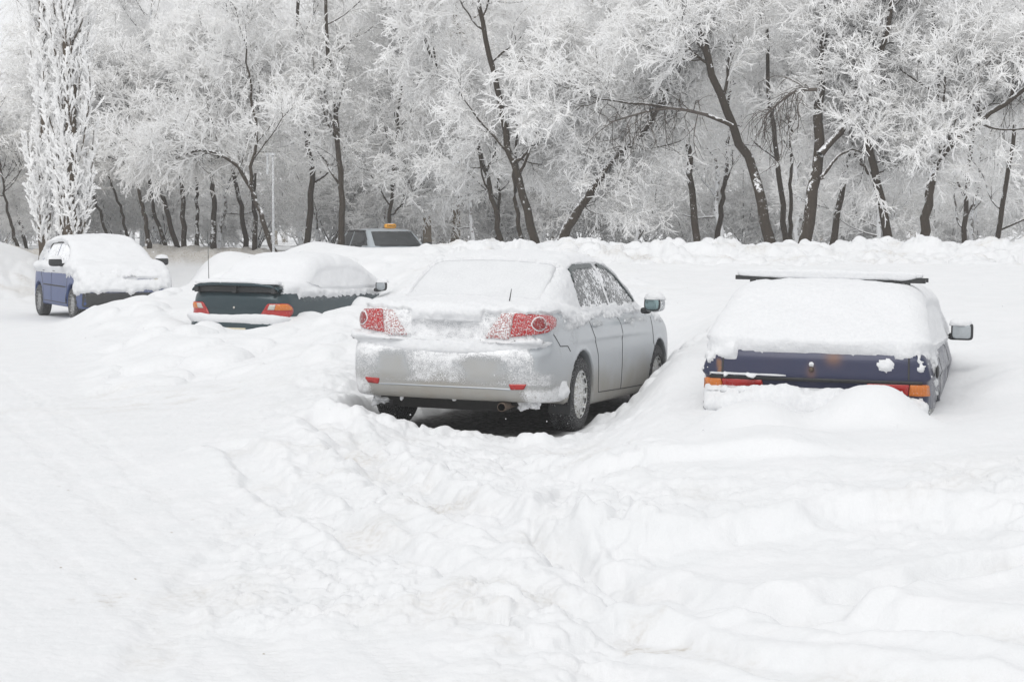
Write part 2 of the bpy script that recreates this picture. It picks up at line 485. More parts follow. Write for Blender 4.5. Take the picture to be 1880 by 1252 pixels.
def detail(x, y):
    """(height, dirt, bare, specks) with every layer"""
    h = base_h(x, y)
    for mx, my, a, rx, ry in MOUNDS:
        e = ((x - mx) / rx) ** 2 + ((y - my) / ry) ** 2
        h = h + a * (np.exp(-(.42 * np.minimum(e, 40)) ** 1.5) if a > .15 else np.exp(-.5 * np.minimum(e, 40) * (1 + .25 * np.minimum(e, 4))))
    px = 940 + x / np.maximum(y, 1) * F_PX
    # masks
    near = sstep(31, 27, y)
    right = sstep(1050, 1300, px + 60 * noise2(x * .9, y * .9, 5))
    smooth_zone = right * sstep(11.0, 11.8, y + .35 * noise2(x * .8, y * .8, 6)) * near
    plateau_edge = np.exp(-((y - (10.05 + .0 * x + .35 * noise2(x * .7, y * .3, 8) - .25 * (x - 1.5))) / .8) ** 2) * sstep(930, 1150, px)
    lane = sstep(520, 200, px - (y - 7) * 18) * sstep(60, 40, y)              # packed lane on the left
    lane = np.maximum(lane, sstep(8.2, 7.2, y + .35 * x + .3 * noise2(x, y, 4)) * sstep(1100, 700, px))
    churn = np.clip((1 - lane) * (1 - right) + .9 * plateau_edge, 0, 1) * near
    bankr = sstep(29.6, 31.2, y + .9 * noise2(x * .3, y * .3, 11) + .012 * np.maximum(1100 - px, 0)) * sstep(39.5, 37.5, y) * sstep(690, 860, px)
    bankl = sstep(41.0, 43, y) * sstep(49, 47, y) * sstep(120, 60, px) * sstep(1.25, .8, h)
    back = sstep(49, 50, y)
    # broad drifts
    h = h + .035 * fbm2(x * .45, y * .32, 3, 21) * (1 - .6 * smooth_zone) * sstep(5, 8, y) * (1 - .75 * lane)
    h = h + .03 * fbm2(x * 1.3, y * 1.0, 3, 31) * (1 - .8 * lane) * (1 - .55 * smooth_zone)
    # plateau step where the deep snow was broken off
    st = noise2(x * .8, y * .5, 41) * .5 + .12 * noise2(x * 3, y * 3, 42)
    edge = 9.65 - .22 * (x - 1.5) + st
    h = h + sstep(920, 1150, px) * near * (.13 * (sstep(-.18, .10, y - edge)) - .10)
    edge2 = 11.35 + .25 * np.sin(x * 1.6 + .6) + .25 * noise2(x * .6, 3 + y * .2, 44)
    h = h + sstep(1000, 1120, px) * sstep(1640, 1420, px) * .075 * sstep(-.08, .06, y - edge2) * sstep(1.1, .5, y - edge2)
    # churned snow
    rough = .042 * np.abs(fbm2(x * 2.2, y * 2.0, 4, 51)) + .015 * fbm2(x * 7, y * 6, 3, 55)
    h = h + churn * rough
    pm = churn * sstep(-.15, .25, noise2(x * .7 + 4, y * .55, 66)) * (y < 24)
    h = h + .045 * pm * (plates(x, y, .42, 300) - .4) + .014 * pm * (plates(x, y, .17, 310) - .4)
    drift = sstep(17, 21, y) * sstep(37, 34, y) * sstep(130, 210, px) * sstep(800, 700, px)
    h = h + drift * (.085 * fbm2(x * .85, y * .8, 3, 320) + .30 * lumps(x + .1 * noise2(x * 2, y * 2, 4), y, .85, .45, 325, .3, .5))
    h = h + .35 * churn * sstep(-.1, .35, noise2(x * .8, y * .6, 61)) * lumps(x + .03 * noise2(x * 9, y * 9, 3), y, .30, .5, 71)
    h = h + .45 * churn * sstep(-.2, .3, noise2(x * 1.1 + 5, y * .9, 62)) * lumps(x, y, .13, .45, 75)
    h = h + .35 * churn * sstep(-.3, .3, noise2(x * 1.7 + 2, y * 1.5, 63)) * lumps(x, y, .062, .4, 78) * (y < 20)
    h = h + .0045 * fbm2(x * 12, y * 11, 3, 81) * (1 - .6 * smooth_zone) * near
    h = h + .0022 * noise2(x * 25, y * 24, 85) * near
    # ploughed bank behind: blocks and clods
    nb = .10 * np.abs(fbm2(x * .9, y * .9, 4, 91)) + .8 * lumps(x + .1 * noise2(x * 3, y * 3, 9), y, .62, .45, 95) * .5 + .5 * lumps(x, y, .28, .6, 99)
    h = h + bankr * (nb * .9 - .12)
    h = h + bankr * .10 * (plates(x, y, .7, 330) - .4)
    h = h + bankr * .55 * lumps(x + 3, y, 1.9, .10, 103, .15, .24)
    h = h + bankl * (.5 * nb)
    h = h + back * sstep(58, 53, y) * nb * .8
    # ruts: pressed by tyres leaving the silver car and running down the lane
    dirt = np.zeros_like(x); specks = lane * near
    tracks = [
        ([gp(790, 790), gp(640, 850), gp(470, 930), gp(330, 1080), gp(240, 1252), gp(200, 1400)], .14, .016, .006),
        ([gp(560, 690, .15), gp(380, 700, .1), gp(180, 720, .05), gp(-80, 760)], .25, .025, .006),
        ([gp(600, 800), gp(760, 900, .1), gp(950, 990, .12), gp(1250, 1080, .12), gp(1600, 1120, .15), gp(2000, 1150, .2)], .22, .06, .03),
        ([gp(420, 830), gp(560, 940), gp(720, 1010, .1), gp(1000, 1100, .1), gp(1400, 1190, .1), gp(1900, 1240, .15)], .16, .045, .02),
        ([gp(-60, 640), gp(120, 760), gp(300, 900), gp(560, 1080), gp(800, 1260)], .10, .007, .002),
        ([gp(-60, 690), gp(80, 820), gp(240, 960), gp(430, 1120), gp(600, 1290)], .10, .007, .002),
        ([gp(-20, 900), gp(140, 1020), gp(330, 1160), gp(470, 1300)], .10, .007, .002),
        ([gp(1040, 900, .2), gp(1000, 960, .15), gp(1060, 1030, .12), gp(1180, 1080, .1)], .12, .05, .02),
        ([gp(1880, 985, .3), gp(1700, 1035, .22), gp(1500, 1075, .18), gp(1300, 1090, .15)], .16, .06, .03),
    ]
    for k, (pts, wd, dp, bm) in enumerate(tracks):
        d, s = seg_dist(x, y, pts)
        d = d + .05 * noise2(x * 2.2, y * 2.2, 120 + k) + .02 * noise2(x * 8, y * 8, 140 + k)
        m = sstep(wd, wd * .45, d)
        tread = .003 * np.sin((x * .6 + y) * 2 * math.pi / .05 + 2 * s * d / .03) if wd < .11 else 0
        h = h - dp * m + bm * np.exp(-((d - wd * 1.25) / (wd * .35)) ** 2) * (1 + .6 * noise2(x * 6, y * 6, 160 + k)) + tread * m
        dirt = dirt + m * (.16 if wd >= .14 else .05) * sstep(-.2, .5, noise2(x * 1.5, y * 1.5, 180 + k))
    # dirt
    dirt = dirt + churn * .18 * sstep(.2, .65, fbm2(x * 1.1, y * .9, 3, 201))
    gx, gy = gp(1200, 1150, .1)
    dirt = dirt + .5 * np.exp(-(((x - gx) / .55) ** 2 + ((y - gy) / .35) ** 2)) * sstep(.0, .5, fbm2(x * 3, y * 3, 3, 207))
    gx, gy = gp(180, 1080)
    dirt = dirt + .5 * np.exp(-(((x - gx) / .16) ** 2 + ((y - gy) / .16) ** 2)) * sstep(-.1, .5, fbm2(x * 6, y * 5, 3, 208))
    gx, gy = gp(300, 740)
    dirt = dirt + .3 * np.exp(-(((x - gx) / .9) ** 2 + ((y - gy) / 1.0) ** 2)) * sstep(-.1, .5, fbm2(x * 3, y * 3, 3, 209))
    dirt = dirt + bankr * .42 * sstep(.15, .7, fbm2(x * 1.2, y * 1.2, 4, 211)) + bankl * .45 * sstep(-.1, .6, fbm2(x * .9, y * .9, 4, 215))
    dirt = dirt + sstep(49, 50, y) * sstep(57, 53, y) * sstep(720, 560, px) * 1.1
    # the silver car stands in a dug-out slot; bare packed ground under it, coloured dark to paint in its shade
    u, v = car_local(x, y, SILVER)
    inn = sstep(1.02, .80, np.abs(u)) * sstep(-.12, .25, v) * sstep(4.9, 4.4, v)
    h = h * (1 - inn) + inn * (-.02 + .012 * fbm2(x * 4, y * 4, 3, 231))
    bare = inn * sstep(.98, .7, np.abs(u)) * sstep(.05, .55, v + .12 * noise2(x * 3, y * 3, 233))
    rim = np.exp(-((v + .35) / .16) ** 2) * sstep(1.2, .9, np.abs(u))
    h = h + rim * (.03 + .55 * lumps(x, y, .16, .6, 241) + .02 * fbm2(x * 5, y * 5, 3, 243))
    rim = np.exp(-((u - 1.16) / .16) ** 2) * sstep(.3, .9, v) * sstep(5, 4.4, v)
    h = h + rim * (.6 * lumps(x, y, .16, .7, 251) + .02)
    return h, np.clip(dirt, 0, 1), np.clip(bare, 0, 1), specks

def build_ground():
    fine = np.arange(-.285, .2851, .00088)
    out = np.array([-3.5, -2.4, -1.6, -1.1, -.8, -.62, -.5, -.42, -.37, -.335, -.315, -.30])
    a = np.concatenate([out, fine, -out[::-1]])
    ys = [-60., -20., -5., -1., .6, 1.5, 2.5, 3.5, 4.3]
    y = 5.0
    while y < 60:
        ys.append(y)
        y *= 1.0027 if y < 39.5 else 1.006
    while y < 900:
        ys.append(y); y *= 1.08
    ys = np.array(ys)
    sc = np.where(ys < 1.5, 1.5, ys)
    A, Yg = np.meshgrid(a, ys)
    Xg = A * sc[:, None]
    Xg = np.where(np.abs(A) > 3, Xg + np.sign(A) * 60, Xg)
    x, yy = Xg.ravel(), Yg.ravel()
    H = np.empty_like(x); D = np.empty_like(x); B = np.empty_like(x); S = np.empty_like(x)
    for i in range(0, len(x), 150000):
        s = slice(i, i + 150000)
        H[s], D[s], B[s], S[s] = detail(x[s], np.maximum(yy[s], 1.0))
    nr, nc = Xg.shape
    idx = np.arange(nr * nc).reshape(nr, nc)
    Fq = np.stack([idx[:-1, :-1], idx[:-1, 1:], idx[1:, 1:], idx[1:, :-1]], -1).reshape(-1, 4)
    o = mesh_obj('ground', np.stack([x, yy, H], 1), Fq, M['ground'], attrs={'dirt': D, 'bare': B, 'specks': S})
    tag(o, kind='structure')
    return o
build_ground()

# ------------------------------------------------------------------ car bodies as solids
def smin(a, b, k):
    h = np.maximum(k - np.abs(a - b), 0) / k
    return np.minimum(a, b) - h * h * k * .25
def smax(a, b, k): return -smin(-a, -b, k)

class Curve:
    def __init__(s, pts, sg=.03):
        p = np.array(pts, float)
        s.x = np.linspace(p[0, 0] - .3, p[-1, 0] + .3, 900)
        y = np.interp(s.x, p[:, 0], p[:, 1])
        st = s.x[1] - s.x[0]
        n = max(1, int(3 * sg / st)); k = np.exp(-.5 * ((np.arange(-n, n + 1) * st) / sg) ** 2); k /= k.sum()
        s.y = np.convolve(np.pad(y, n, 'edge'), k, 'valid')
        s.d = np.gradient(s.y, s.x)
    def __call__(s, t): return np.interp(t, s.x, s.y)
    def slope(s, t): return np.interp(t, s.x, s.d)

class Body:
    """car solid: y runs from the rear (0) to the nose (L), z up, x across"""
    def __init__(s, p):
        s.p = p
        s.L = p['L']
        s.top, s.roof = Curve(p['top'], .035), Curve(p['roof'], .05)
        s.bot = Curve(p['bottom'], .03)
        s.w, s.wg = Curve(p['width'], .12), Curve(p['gwidth'], .12)
        s.g = Curve(p['section'], .03)
        s.rear, s.front = Curve(p['rear'], .02), Curve(p['front'], .025)
    def f(s, P):
        p = s.p
        x, y, z = np.abs(P[:, 0]), P[:, 1], P[:, 2]
        crown = p.get('crown', .03)
        tz, sl = s.top(y), s.top.slope(y)
        a = (z + crown * x * x * 1.4 - tz) / np.sqrt(1 + sl * sl)
        b = (s.bot(y) - z)
        wd = s.w(y) * s.g(z)
        c = x - wd
        kr, kf = p.get('rc', .16), p.get('fc', .22)
        r = (s.rear(z) + kr * x ** 3 - y) * .92
        fr = (y - (s.front(z) - kf * x ** 3)) * .9
        k = p.get('rad', .07)
        lo = smax(smax(a, c, k), smax(r, fr, .02), k * 1.3)
        lo = smax(lo, b, .05)
        rz, rs = s.roof(y), s.roof.slope(y)
        ga = (z + p.get('rcrown', .06) * x * x * 1.5 - rz) / np.sqrt(1 + rs * rs)
        gc = (x - (s.wg(y) - p['tumble'] * (z - p['belt']))) / math.sqrt(1 + p['tumble'] ** 2)
        gh = smax(smax(ga, gc, p.get('grad', .12)), p['belt'] - .15 - z, .02)
        gh = smax(gh, np.maximum(r, fr) + .004, .02)
        v = smin(lo, gh, p.get('blend', .05))
        for op, lo_, hi_, rr in p.get('boxes', ()):          # add / cut rounded boxes
            ce, hf = (np.array(lo_) + hi_) / 2, (np.array(hi_) - lo_) / 2 - rr
            q = np.abs(np.stack([x, y, z], 1) - ce) - hf
            d = np.linalg.norm(np.maximum(q, 0), axis=1) + np.minimum(q.max(1), 0) - rr
            v = smax(v, -d, .02) if op == 'cut' else smin(v, d, .03)
        for yc, zc, R in p['arches']:
            cyl = np.maximum(np.hypot(y - yc, z - zc) - R, .40 - x)
            lip = np.hypot(y - yc, z - zc) - R
            v = v - .012 * np.exp(-(np.maximum(lip, 0) / .025) ** 2) * (x > .5) * (z > zc - .2) * p.get('lip', 1)
            v = np.maximum(v, -cyl)
        return v.astype(np.float32)
    def grad(s, P, e=.006):
        g = np.stack([s.f(P + np.eye(3)[i] * e) - s.f(P - np.eye(3)[i] * e) for i in range(3)], 1)
        return g / np.maximum(np.linalg.norm(g, axis=1, keepdims=True), 1e-9)
    def mesh(s, h, lo=None, hi=None):
        p = s.p
        lo = np.array(lo if lo is not None else (-1.0, -.14, .1))
        hi = np.array(hi if hi is not None else (1.0, s.L + .14, max(s.roof.y.max(), 1) + .08))
        n = np.ceil((hi - lo) / h).astype(int) + 1
        ax = [lo[i] + h * np.arange(n[i]) for i in range(3)]
        Fv = np.empty(tuple(n), np.float32)
        for i in range(0, n[0], 16):
            X, Y, Z = np.meshgrid(ax[0][i:i + 16], ax[1], ax[2], indexing='ij')
            Fv[i:i + 16] = s.f(np.stack([X.ravel(), Y.ravel(), Z.ravel()], 1)).reshape(X.shape)
        V, Q = surface_nets(Fv, lo, h)
        for _ in range(2):
            g = np.stack([s.f(V + np.eye(3)[i] * .004) - s.f(V - np.eye(3)[i] * .004) for i in range(3)], 1) / .008
            d = s.f(V) / np.maximum((g * g).sum(1), .25)
            V = V - np.clip(d[:, None] * g, -h * .6, h * .6)
        return V, Q
    def hit(s, A, axis, sign, start=None):
        """march from outside along an axis onto the surface; A (n,2) = other two coordinates in order"""
        o = [i for i in range(3) if i != axis]
        P = np.zeros((len(A), 3)); P[:, o[0]], P[:, o[1]] = A[:, 0], A[:, 1]
        st = start if start is not None else {0: 1.15, 1: (s.L + .3 if sign > 0 else .3), 2: 1.8}[axis]
        t = np.full(len(A), float(st)) * (sign if not (axis == 1 and sign > 0) else 1)
        if axis == 1 and sign < 0 and start is None: t[:] = -.3
        done = np.zeros(len(A), bool)
        prev = t.copy()
        for _ in range(140):
            P[:, axis] = t
            v = s.f(P)
            new = (v <= 0) & ~done
            done |= new
            prev = np.where(done, prev, t)
            t = np.where(done, t, t - sign * .018)
        a, b = prev, t
        for _ in range(14):
            m = (a + b) / 2
            P[:, axis] = m
            ins = s.f(P) <= 0
            b = np.where(ins, m, b); a = np.where(ins, a, m)
        P[:, axis] = (a + b) / 2
        return P

def hit_dir(body, A, t, sgn, out=1.6):
    """rays that come in at t radians off straight-behind, from the side sgn; A = (a, z)"""
    e1 = np.array([sgn * math.cos(t), math.sin(t), 0]); d = np.array([-sgn * math.sin(t), math.cos(t), 0])
    base = A[:, :1] * e1 + A[:, 1:] * np.array([0, 0, 1.])
    lo = np.full(len(A), -out); done = np.zeros(len(A), bool); prev = lo.copy(); cur = lo.copy()
    for _ in range(200):
        v = body.f(base + cur[:, None] * d)
        done |= v <= 0
        prev = np.where(done, prev, cur); cur = np.where(done, cur, cur + .016)
    a, b = prev, cur
    for _ in range(14):
        m = (a + b) / 2
        ins = body.f(base + m[:, None] * d) <= 0
        b = np.where(ins, m, b); a = np.where(ins, a, m)
    return base + ((a + b) / 2)[:, None] * d

def surface_nets(Fv, lo, h):
    s = Fv < 0
    n = Fv.shape
    cs = np.zeros(tuple(k - 1 for k in n), np.uint8)
    for dx in (0, 1):
        for dy in (0, 1):
            for dz in (0, 1):
                cs += s[dx:n[0] - 1 + dx, dy:n[1] - 1 + dy, dz:n[2] - 1 + dz]
    act = (cs > 0) & (cs < 8)
    I = np.argwhere(act)
    ids = np.full(act.shape, -1, np.int64); ids[act] = np.arange(len(I))
    acc = np.zeros((len(I), 3)); cnt = np.zeros(len(I))
    corners = [(a, b, c) for a in (0, 1) for b in (0, 1) for c in (0, 1)]
    for c0 in corners:
        for ax in range(3):
            if c0[ax]: continue
            c1 = list(c0); c1[ax] = 1
            f0 = Fv[I[:, 0] + c0[0], I[:, 1] + c0[1], I[:, 2] + c0[2]]
            f1 = Fv[I[:, 0] + c1[0], I[:, 1] + c1[1], I[:, 2] + c1[2]]
            m = (f0 < 0) != (f1 < 0)
            t = np.where(m, f0 / np.where(m, f0 - f1, 1), 0)
            for k in range(3):
                acc[:, k] += np.where(m, c0[k] + (t if k == ax else 0), 0)
            cnt += m
    V = lo + h * (I + acc / cnt[:, None])
    Q = []
    for ax in range(3):
        sl0 = [slice(None)] * 3; sl1 = [slice(None)] * 3
        sl0[ax] = slice(0, -1); sl1[ax] = slice(1, None)
        a, b = s[tuple(sl0)], s[tuple(sl1)]
        E = np.argwhere(a != b)
        u, v = (ax + 1) % 3, (ax + 2) % 3
        ok = (E[:, u] > 0) & (E[:, v] > 0) & (E[:, u] < n[u] - 1) & (E[:, v] < n[v] - 1)
        E = E[ok]
        ins = a[tuple(E.T)]
        def cell(du, dv):
            K = E.copy(); K[:, u] -= du; K[:, v] -= dv
            return ids[tuple(K.T)]
        q = np.stack([cell(1, 1), cell(0, 1), cell(0, 0), cell(1, 0)], 1)
        q[~ins] = q[~ins][:, ::-1]
        Q.append(q)
    return V, np.concatenate(Q).astype(np.int32)

def filter_mesh(V, Q, keep, attrs=None):
    """keep faces with any kept vertex"""
    fk = keep[Q].any(1)
    Q = Q[fk]
    used = np.zeros(len(V), bool); used[Q.ravel()] = True
    new = np.cumsum(used) - 1
    return V[used], new[Q].astype(np.int32), used

AX = {'corner': 1, 'side': 0, 'rear': 1, 'front': 1, 'top': 2}
def smooth_poly(P, h):
    P = [np.array(p, float) for p in P]
    out = []
    for a, b in zip(P, P[1:] + P[:1]):
        n = max(1, int(round(np.linalg.norm(b - a) / h)))
        out += [a + (b - a) * i / n for i in range(n)]
    return np.array(out)
def round_poly(P, r, n=4):
    """round the corners of a polygon"""
    P = [np.array(p, float) for p in P]; out = []
    for i, p in enumerate(P):
        a, b = P[i - 1] - p, P[(i + 1) % len(P)] - p
        la, lb = np.linalg.norm(a), np.linalg.norm(b)
        q = min(r, la * .45, lb * .45)
        s, e = p + a / la * q, p + b / lb * q
        for k in range(n + 1):
            t = k / n
            out.append((1 - t) ** 2 * s + 2 * t * (1 - t) * p + t * t * e)
    return out
def patch(body, name, poly, view, mat, parent, sign=1, off=.004, depth=.02, h=.02, r=.02, start=None, attrs=None, bulge=0., mirror_x=False):
    """a pane cut to an outline seen from one side and laid on the body"""
    P = smooth_poly(round_poly(poly, r) if r else poly, h)
    lo, hi = P.min(0), P.max(0)
    G = np.array([(x, y) for x in np.arange(lo[0] + h * .5, hi[0], h) for y in np.arange(lo[1] + h * .5, hi[1], h)])
    if len(G):
        ins = np.zeros(len(G), bool); mind = np.full(len(G), 1e9)
        Pn = np.roll(P, -1, 0)
        for a, b in zip(P, Pn):
            c = ((a[1] > G[:, 1]) != (b[1] > G[:, 1]))
            with np.errstate(all='ignore'):
                xx = (b[0] - a[0]) * (G[:, 1] - a[1]) / (b[1] - a[1]) + a[0]
            ins ^= c & (G[:, 0] < xx)
            mind = np.minimum(mind, np.hypot(G[:, 0] - a[0], G[:, 1] - a[1]))
        G = G[ins & (mind > h * .45)]
    pts = np.concatenate([P, G]) if len(G) else P
    nb = len(P)
    res = delaunay_2d_cdt([Vector(p) for p in pts], [(i, (i + 1) % nb) for i in range(nb)], [], 1, 1e-6)
    v2 = np.array([tuple(v) for v in res[0]]); tri = np.array(res[2], dtype=np.int32)
    if view == 'corner': S = hit_dir(body, v2, start, sign)
    else: S = body.hit(v2, AX[view], {'side': sign, 'rear': -1, 'front': 1, 'top': 1}[view], start)
    N = body.grad(S)
    ext = off
    if bulge:
        dist = np.full(len(v2), 1e9)
        for a in P: dist = np.minimum(dist, np.hypot(v2[:, 0] - a[0], v2[:, 1] - a[1]))
        ext = off + bulge * sstep(0, .06, dist)
        ext = ext[:, None]
    O = S + N * ext
    I = S - N * depth
    n = len(O)
    ed = {}
    for t in tri:
        for i in range(3):
            e = (int(t[i]), int(t[(i + 1) % 3]))
            ed[e] = 1
    bd = [e for e in ed if (e[1], e[0]) not in ed]
    side = np.array([(a, b, b + n, a + n) for a, b in bd], np.int32)
    # orientation
    c = np.cross(O[tri[:, 1]] - O[tri[:, 0]], O[tri[:, 2]] - O[tri[:, 0]])
    if (c * N[tri[:, 0]]).sum() < 0:
        tri = tri[:, ::-1]
    else: side = side[:, ::-1]
    VV = np.concatenate([O, I])
    at_ = {k: np.asarray(fn(VV)) for k, fn in (attrs or {}).items()}
    return mesh_obj(name, VV, [tri.copy(), side.copy()], mat, parent, smooth=True, attrs=at_)

def strips(body, name, lines, view, mat, parent, width=.008, sign=1, off=.0025, start=None, sub=.03):
    if len(lines) > 1:
        return [strips(body, name, [l_], view, mat, parent, width, sign, off, start, sub) for l_ in lines]
    VV, FF = [], []
    ax = AX[view]; sg = {'side': sign, 'rear': -1, 'front': 1, 'top': 1}[view]
    for ln in lines:
        L = []
        for a, b in zip(ln[:-1], ln[1:]):
            a, b = np.array(a, float), np.array(b, float)
            n = max(1, int(np.linalg.norm(b - a) / sub))
            L += [a + (b - a) * i / n for i in range(n)]
        L.append(np.array(ln[-1], float)); L = np.array(L)
        T = np.gradient(L, axis=0); T /= np.linalg.norm(T, axis=1, keepdims=True)
        Nn = np.stack([-T[:, 1], T[:, 0]], 1) * width / 2
        A, B = body.hit(L + Nn, ax, sg, start), body.hit(L - Nn, ax, sg, start)
        Mid = body.hit(L, ax, sg, start)
        rows = [A - body.grad(A) * .004, A + body.grad(A) * off, Mid + body.grad(Mid) * (off + .0004), B + body.grad(B) * off, B - body.grad(B) * .004]
        base = len(VV) and sum(len(v) for v in VV)
        n = len(L)
        VV += rows
        for r in range(4):
            for i in range(n - 1):
                FF.append((base + r * n + i, base + r * n + i + 1, base + (r + 1) * n + i + 1, base + (r + 1) * n + i))
    return mesh_obj(name, np.concatenate(VV), np.array(FF, np.int32), mat, parent)

def lathe(profile, seg, axis='x', mod=None):
    """profile [(a, r)...] turned round an axis; mod(theta, i) -> (da, dr)"""
    V, Fq = [], []
    n = len(profile)
    for j in range(seg):
        th = 2 * math.pi * j / seg
        for i, (a, r) in enumerate(profile):
            da, dr = mod(j, i) if mod else (0, 0)
            rr = r + dr
            if axis == 'x': V.append((a + da, rr * math.sin(th), rr * math.cos(th)))
            else: V.append((rr * math.cos(th), rr * math.sin(th), a + da))
    for j in range(seg):
        k = (j + 1) % seg
        for i in range(n - 1):
            Fq.append((j * n + i, k * n + i, k * n + i + 1, j * n + i + 1))
    return np.array(V), np.array(Fq, np.int32)

def boxes_mesh(lst):
    """list of (centre, half sizes, rotation z) -> one mesh, edges chamfered a little"""
    V, Fq = [], []
    for c, hsz, rz in lst:
        b = len(V)
        cz, sz = math.cos(rz), math.sin(rz)
        for sx in (-1, 1):
            for sy in (-1, 1):
                for z_ in (-1, 1):
                    X, Y = sx * hsz[0], sy * hsz[1]
                    V.append((c[0] + cz * X - sz * Y, c[1] + sz * X + cz * Y, c[2] + z_ * hsz[2]))
        Fq += [tuple(b + i for i in f) for f in ((0, 1, 3, 2), (4, 6, 7, 5), (0, 4, 5, 1), (2, 3, 7, 6), (0, 2, 6, 4), (1, 5, 7, 3))]
    return np.array(V), np.array(Fq, np.int32)

def blob(name, c, r, pw, mat, parent, rot=(0, 0, 0), nz=0., nscale=20, seed=0, zcut=None, seg=48):
    """superellipsoid, optionally roughened or cut off below zcut (snow caps)"""
    th = np.linspace(0, 2 * np.pi, seg, endpoint=False); ph = np.linspace(-np.pi / 2, np.pi / 2, seg // 2 + 1)
    T, Pp = np.meshgrid(th, ph)
    sp = lambda v: np.sign(v) * np.abs(v) ** pw
    X, Y, Z = sp(np.cos(Pp)) * sp(np.cos(T)), sp(np.cos(Pp)) * sp(np.sin(T)), sp(np.sin(Pp))
    V = np.stack([X.ravel(), Y.ravel(), Z.ravel()], 1)
    N = V / np.maximum(np.linalg.norm(V, axis=1, keepdims=True), 1e-6)
    V = V * np.array(r)
    if nz: V = V + N * (fbm3(V + seed, nscale, 3, seed) * nz)[:, None]
    if zcut is not None: V[:, 2] = np.maximum(V[:, 2], zcut)
    R = np.array(Matrix.Rotation(rot[2], 3, 'Z') @ Matrix.Rotation(rot[1], 3, 'Y') @ Matrix.Rotation(rot[0], 3, 'X'))
    V = V @ R.T + np.array(c)
    nr, nc = T.shape
    idx = np.arange(nr * nc).reshape(nr, nc)
    j = np.roll(idx, -1, 1)
    Q = np.stack([idx[:-1], j[:-1], j[1:], idx[1:]], -1).reshape(-1, 4)
    return mesh_obj(name, V, Q.astype(np.int32), mat, parent)

def wheel(parent, x, y, z, R, width, side, rimR, name='wheel', cover='slots', seg=96, mats=('rubber', 'rim')):
    wh = empty(name); wh.parent = parent; wh.location = (x, y, z)
    wo_ = side * width / 2
    s = side
    prof = [(-.5 * width, rimR), (-.53 * width, rimR + .25 * (R - rimR)), (-.52 * width, R - .35 * (R - rimR)), (-.44 * width, R - .012), (-.36 * width, R), (-.12 * width, R), (-.11 * width, R - .010), (.11 * width, R - .010), (.12 * width, R), (.36 * width, R), (.44 * width, R - .012), (.52 * width, R - .35 * (R - rimR)), (.53 * width, rimR + .25 * (R - rimR)), (.5 * width, rimR), (.40 * width, rimR - .01)]
    def mod(j, i):
        if i in (3, 4, 5, 8, 9, 10) and (j + (i > 6)) % 2: return (0, -.009)
        return (0, 0)
    V, Q = lathe(prof, seg, 'x', mod)
    ty = mesh_obj('tyre', V, Q, M[mats[0]], wh, smooth=False)
    # wheel cover / rim, dished, with slots near the edge
    ns = 14
    prof = [(.44 * width, rimR + .004), (.48 * width, rimR - .004), (.40 * width, rimR * .93), (.37 * width, rimR * .80), (.42 * width, rimR * .62), (.45 * width, rimR * .34), (.43 * width, rimR * .2), (.44 * width, 0.001)]
    sg = ns * 6
    def mod2(j, i):
        k = j % 6
        if i in (2, 3) and k in (1, 2, 3): return (-.05, 0)
        if i in (5,) and (j // 6) % 3 == 0 and k < 3: return (-.01, 0)
        return (0, 0)
    V, Q = lathe([(a * s, r) for a, r in prof], sg, 'x', (lambda j, i: (mod2(j, i)[0] * s, 0)))
    rm = mesh_obj('rim', V, Q, M[mats[1]], wh)
    V, Q = lathe([(-.3 * width * s, rimR), (-.25 * width * s, rimR * .9), (-.2 * width * s, .001)], 24)
    hb = mesh_obj('brake_drum', V, Q, M['under'], wh)
    return wh

def snow_skin(body, parent, h, tfun, name='snow_cover', lo=None, hi=None, nscale=9, seed=5, mesh=None, mat='snow'):
    """snow lying on a car: the body surface raised along its normals by tfun(P,N) metres"""
    V, Q = mesh if mesh is not None else body.mesh(h, lo, hi)
    N = body.grad(V)
    t = tfun(V, N)
    keep = t > 0.0
    V2 = V + N * (np.clip(t, -.012, None) )[:, None]
    V2, Q2, used = filter_mesh(V2, Q, keep)
    return mesh_obj(name, V2, Q2, M[mat], parent)

def thick(top):
    """turn a nominal thickness into one that sags a little and has soft lumps"""
    return top

def bezel(parent, name, poly3, mat): pass

# ------------------------------------------------------------------ 1: silver sedan
def inpoly(px_, py_, poly):
    ins = np.zeros(len(px_), bool)
    for (ax, ay), (bx, by) in zip(poly, poly[1:] + poly[:1]):
        c = (ay > py_) != (by > py_)
        with np.errstate(all='ignore'):
            ins ^= c & (px_ < (bx - ax) * (py_ - ay) / (by - ay) + ax)
    return ins

M['silver'] = m_paint('silver paint with rime and road grime', (.45, .475, .50), .5, .32)
M['lamp_red'] = m_lamp('red lamp glass with rime', (.45, .012, .014), .56)
M['lamp_red_deep'] = m_lamp('red round lamp', (.26, .012, .014), .42)
M['lamp_pale'] = m_lamp('pale clear lamp glass with rime', (.50, .16, .15), .86)
M['lamp_orange'] = m_lamp('orange lamp glass', (.62, .17, .015), .20)
M['lamp_red_clean'] = m_lamp('red lamp glass', (.42, .015, .012), .12)
M['lamp_white'] = m_lamp('white lamp glass', (.55, .53, .48), .1)

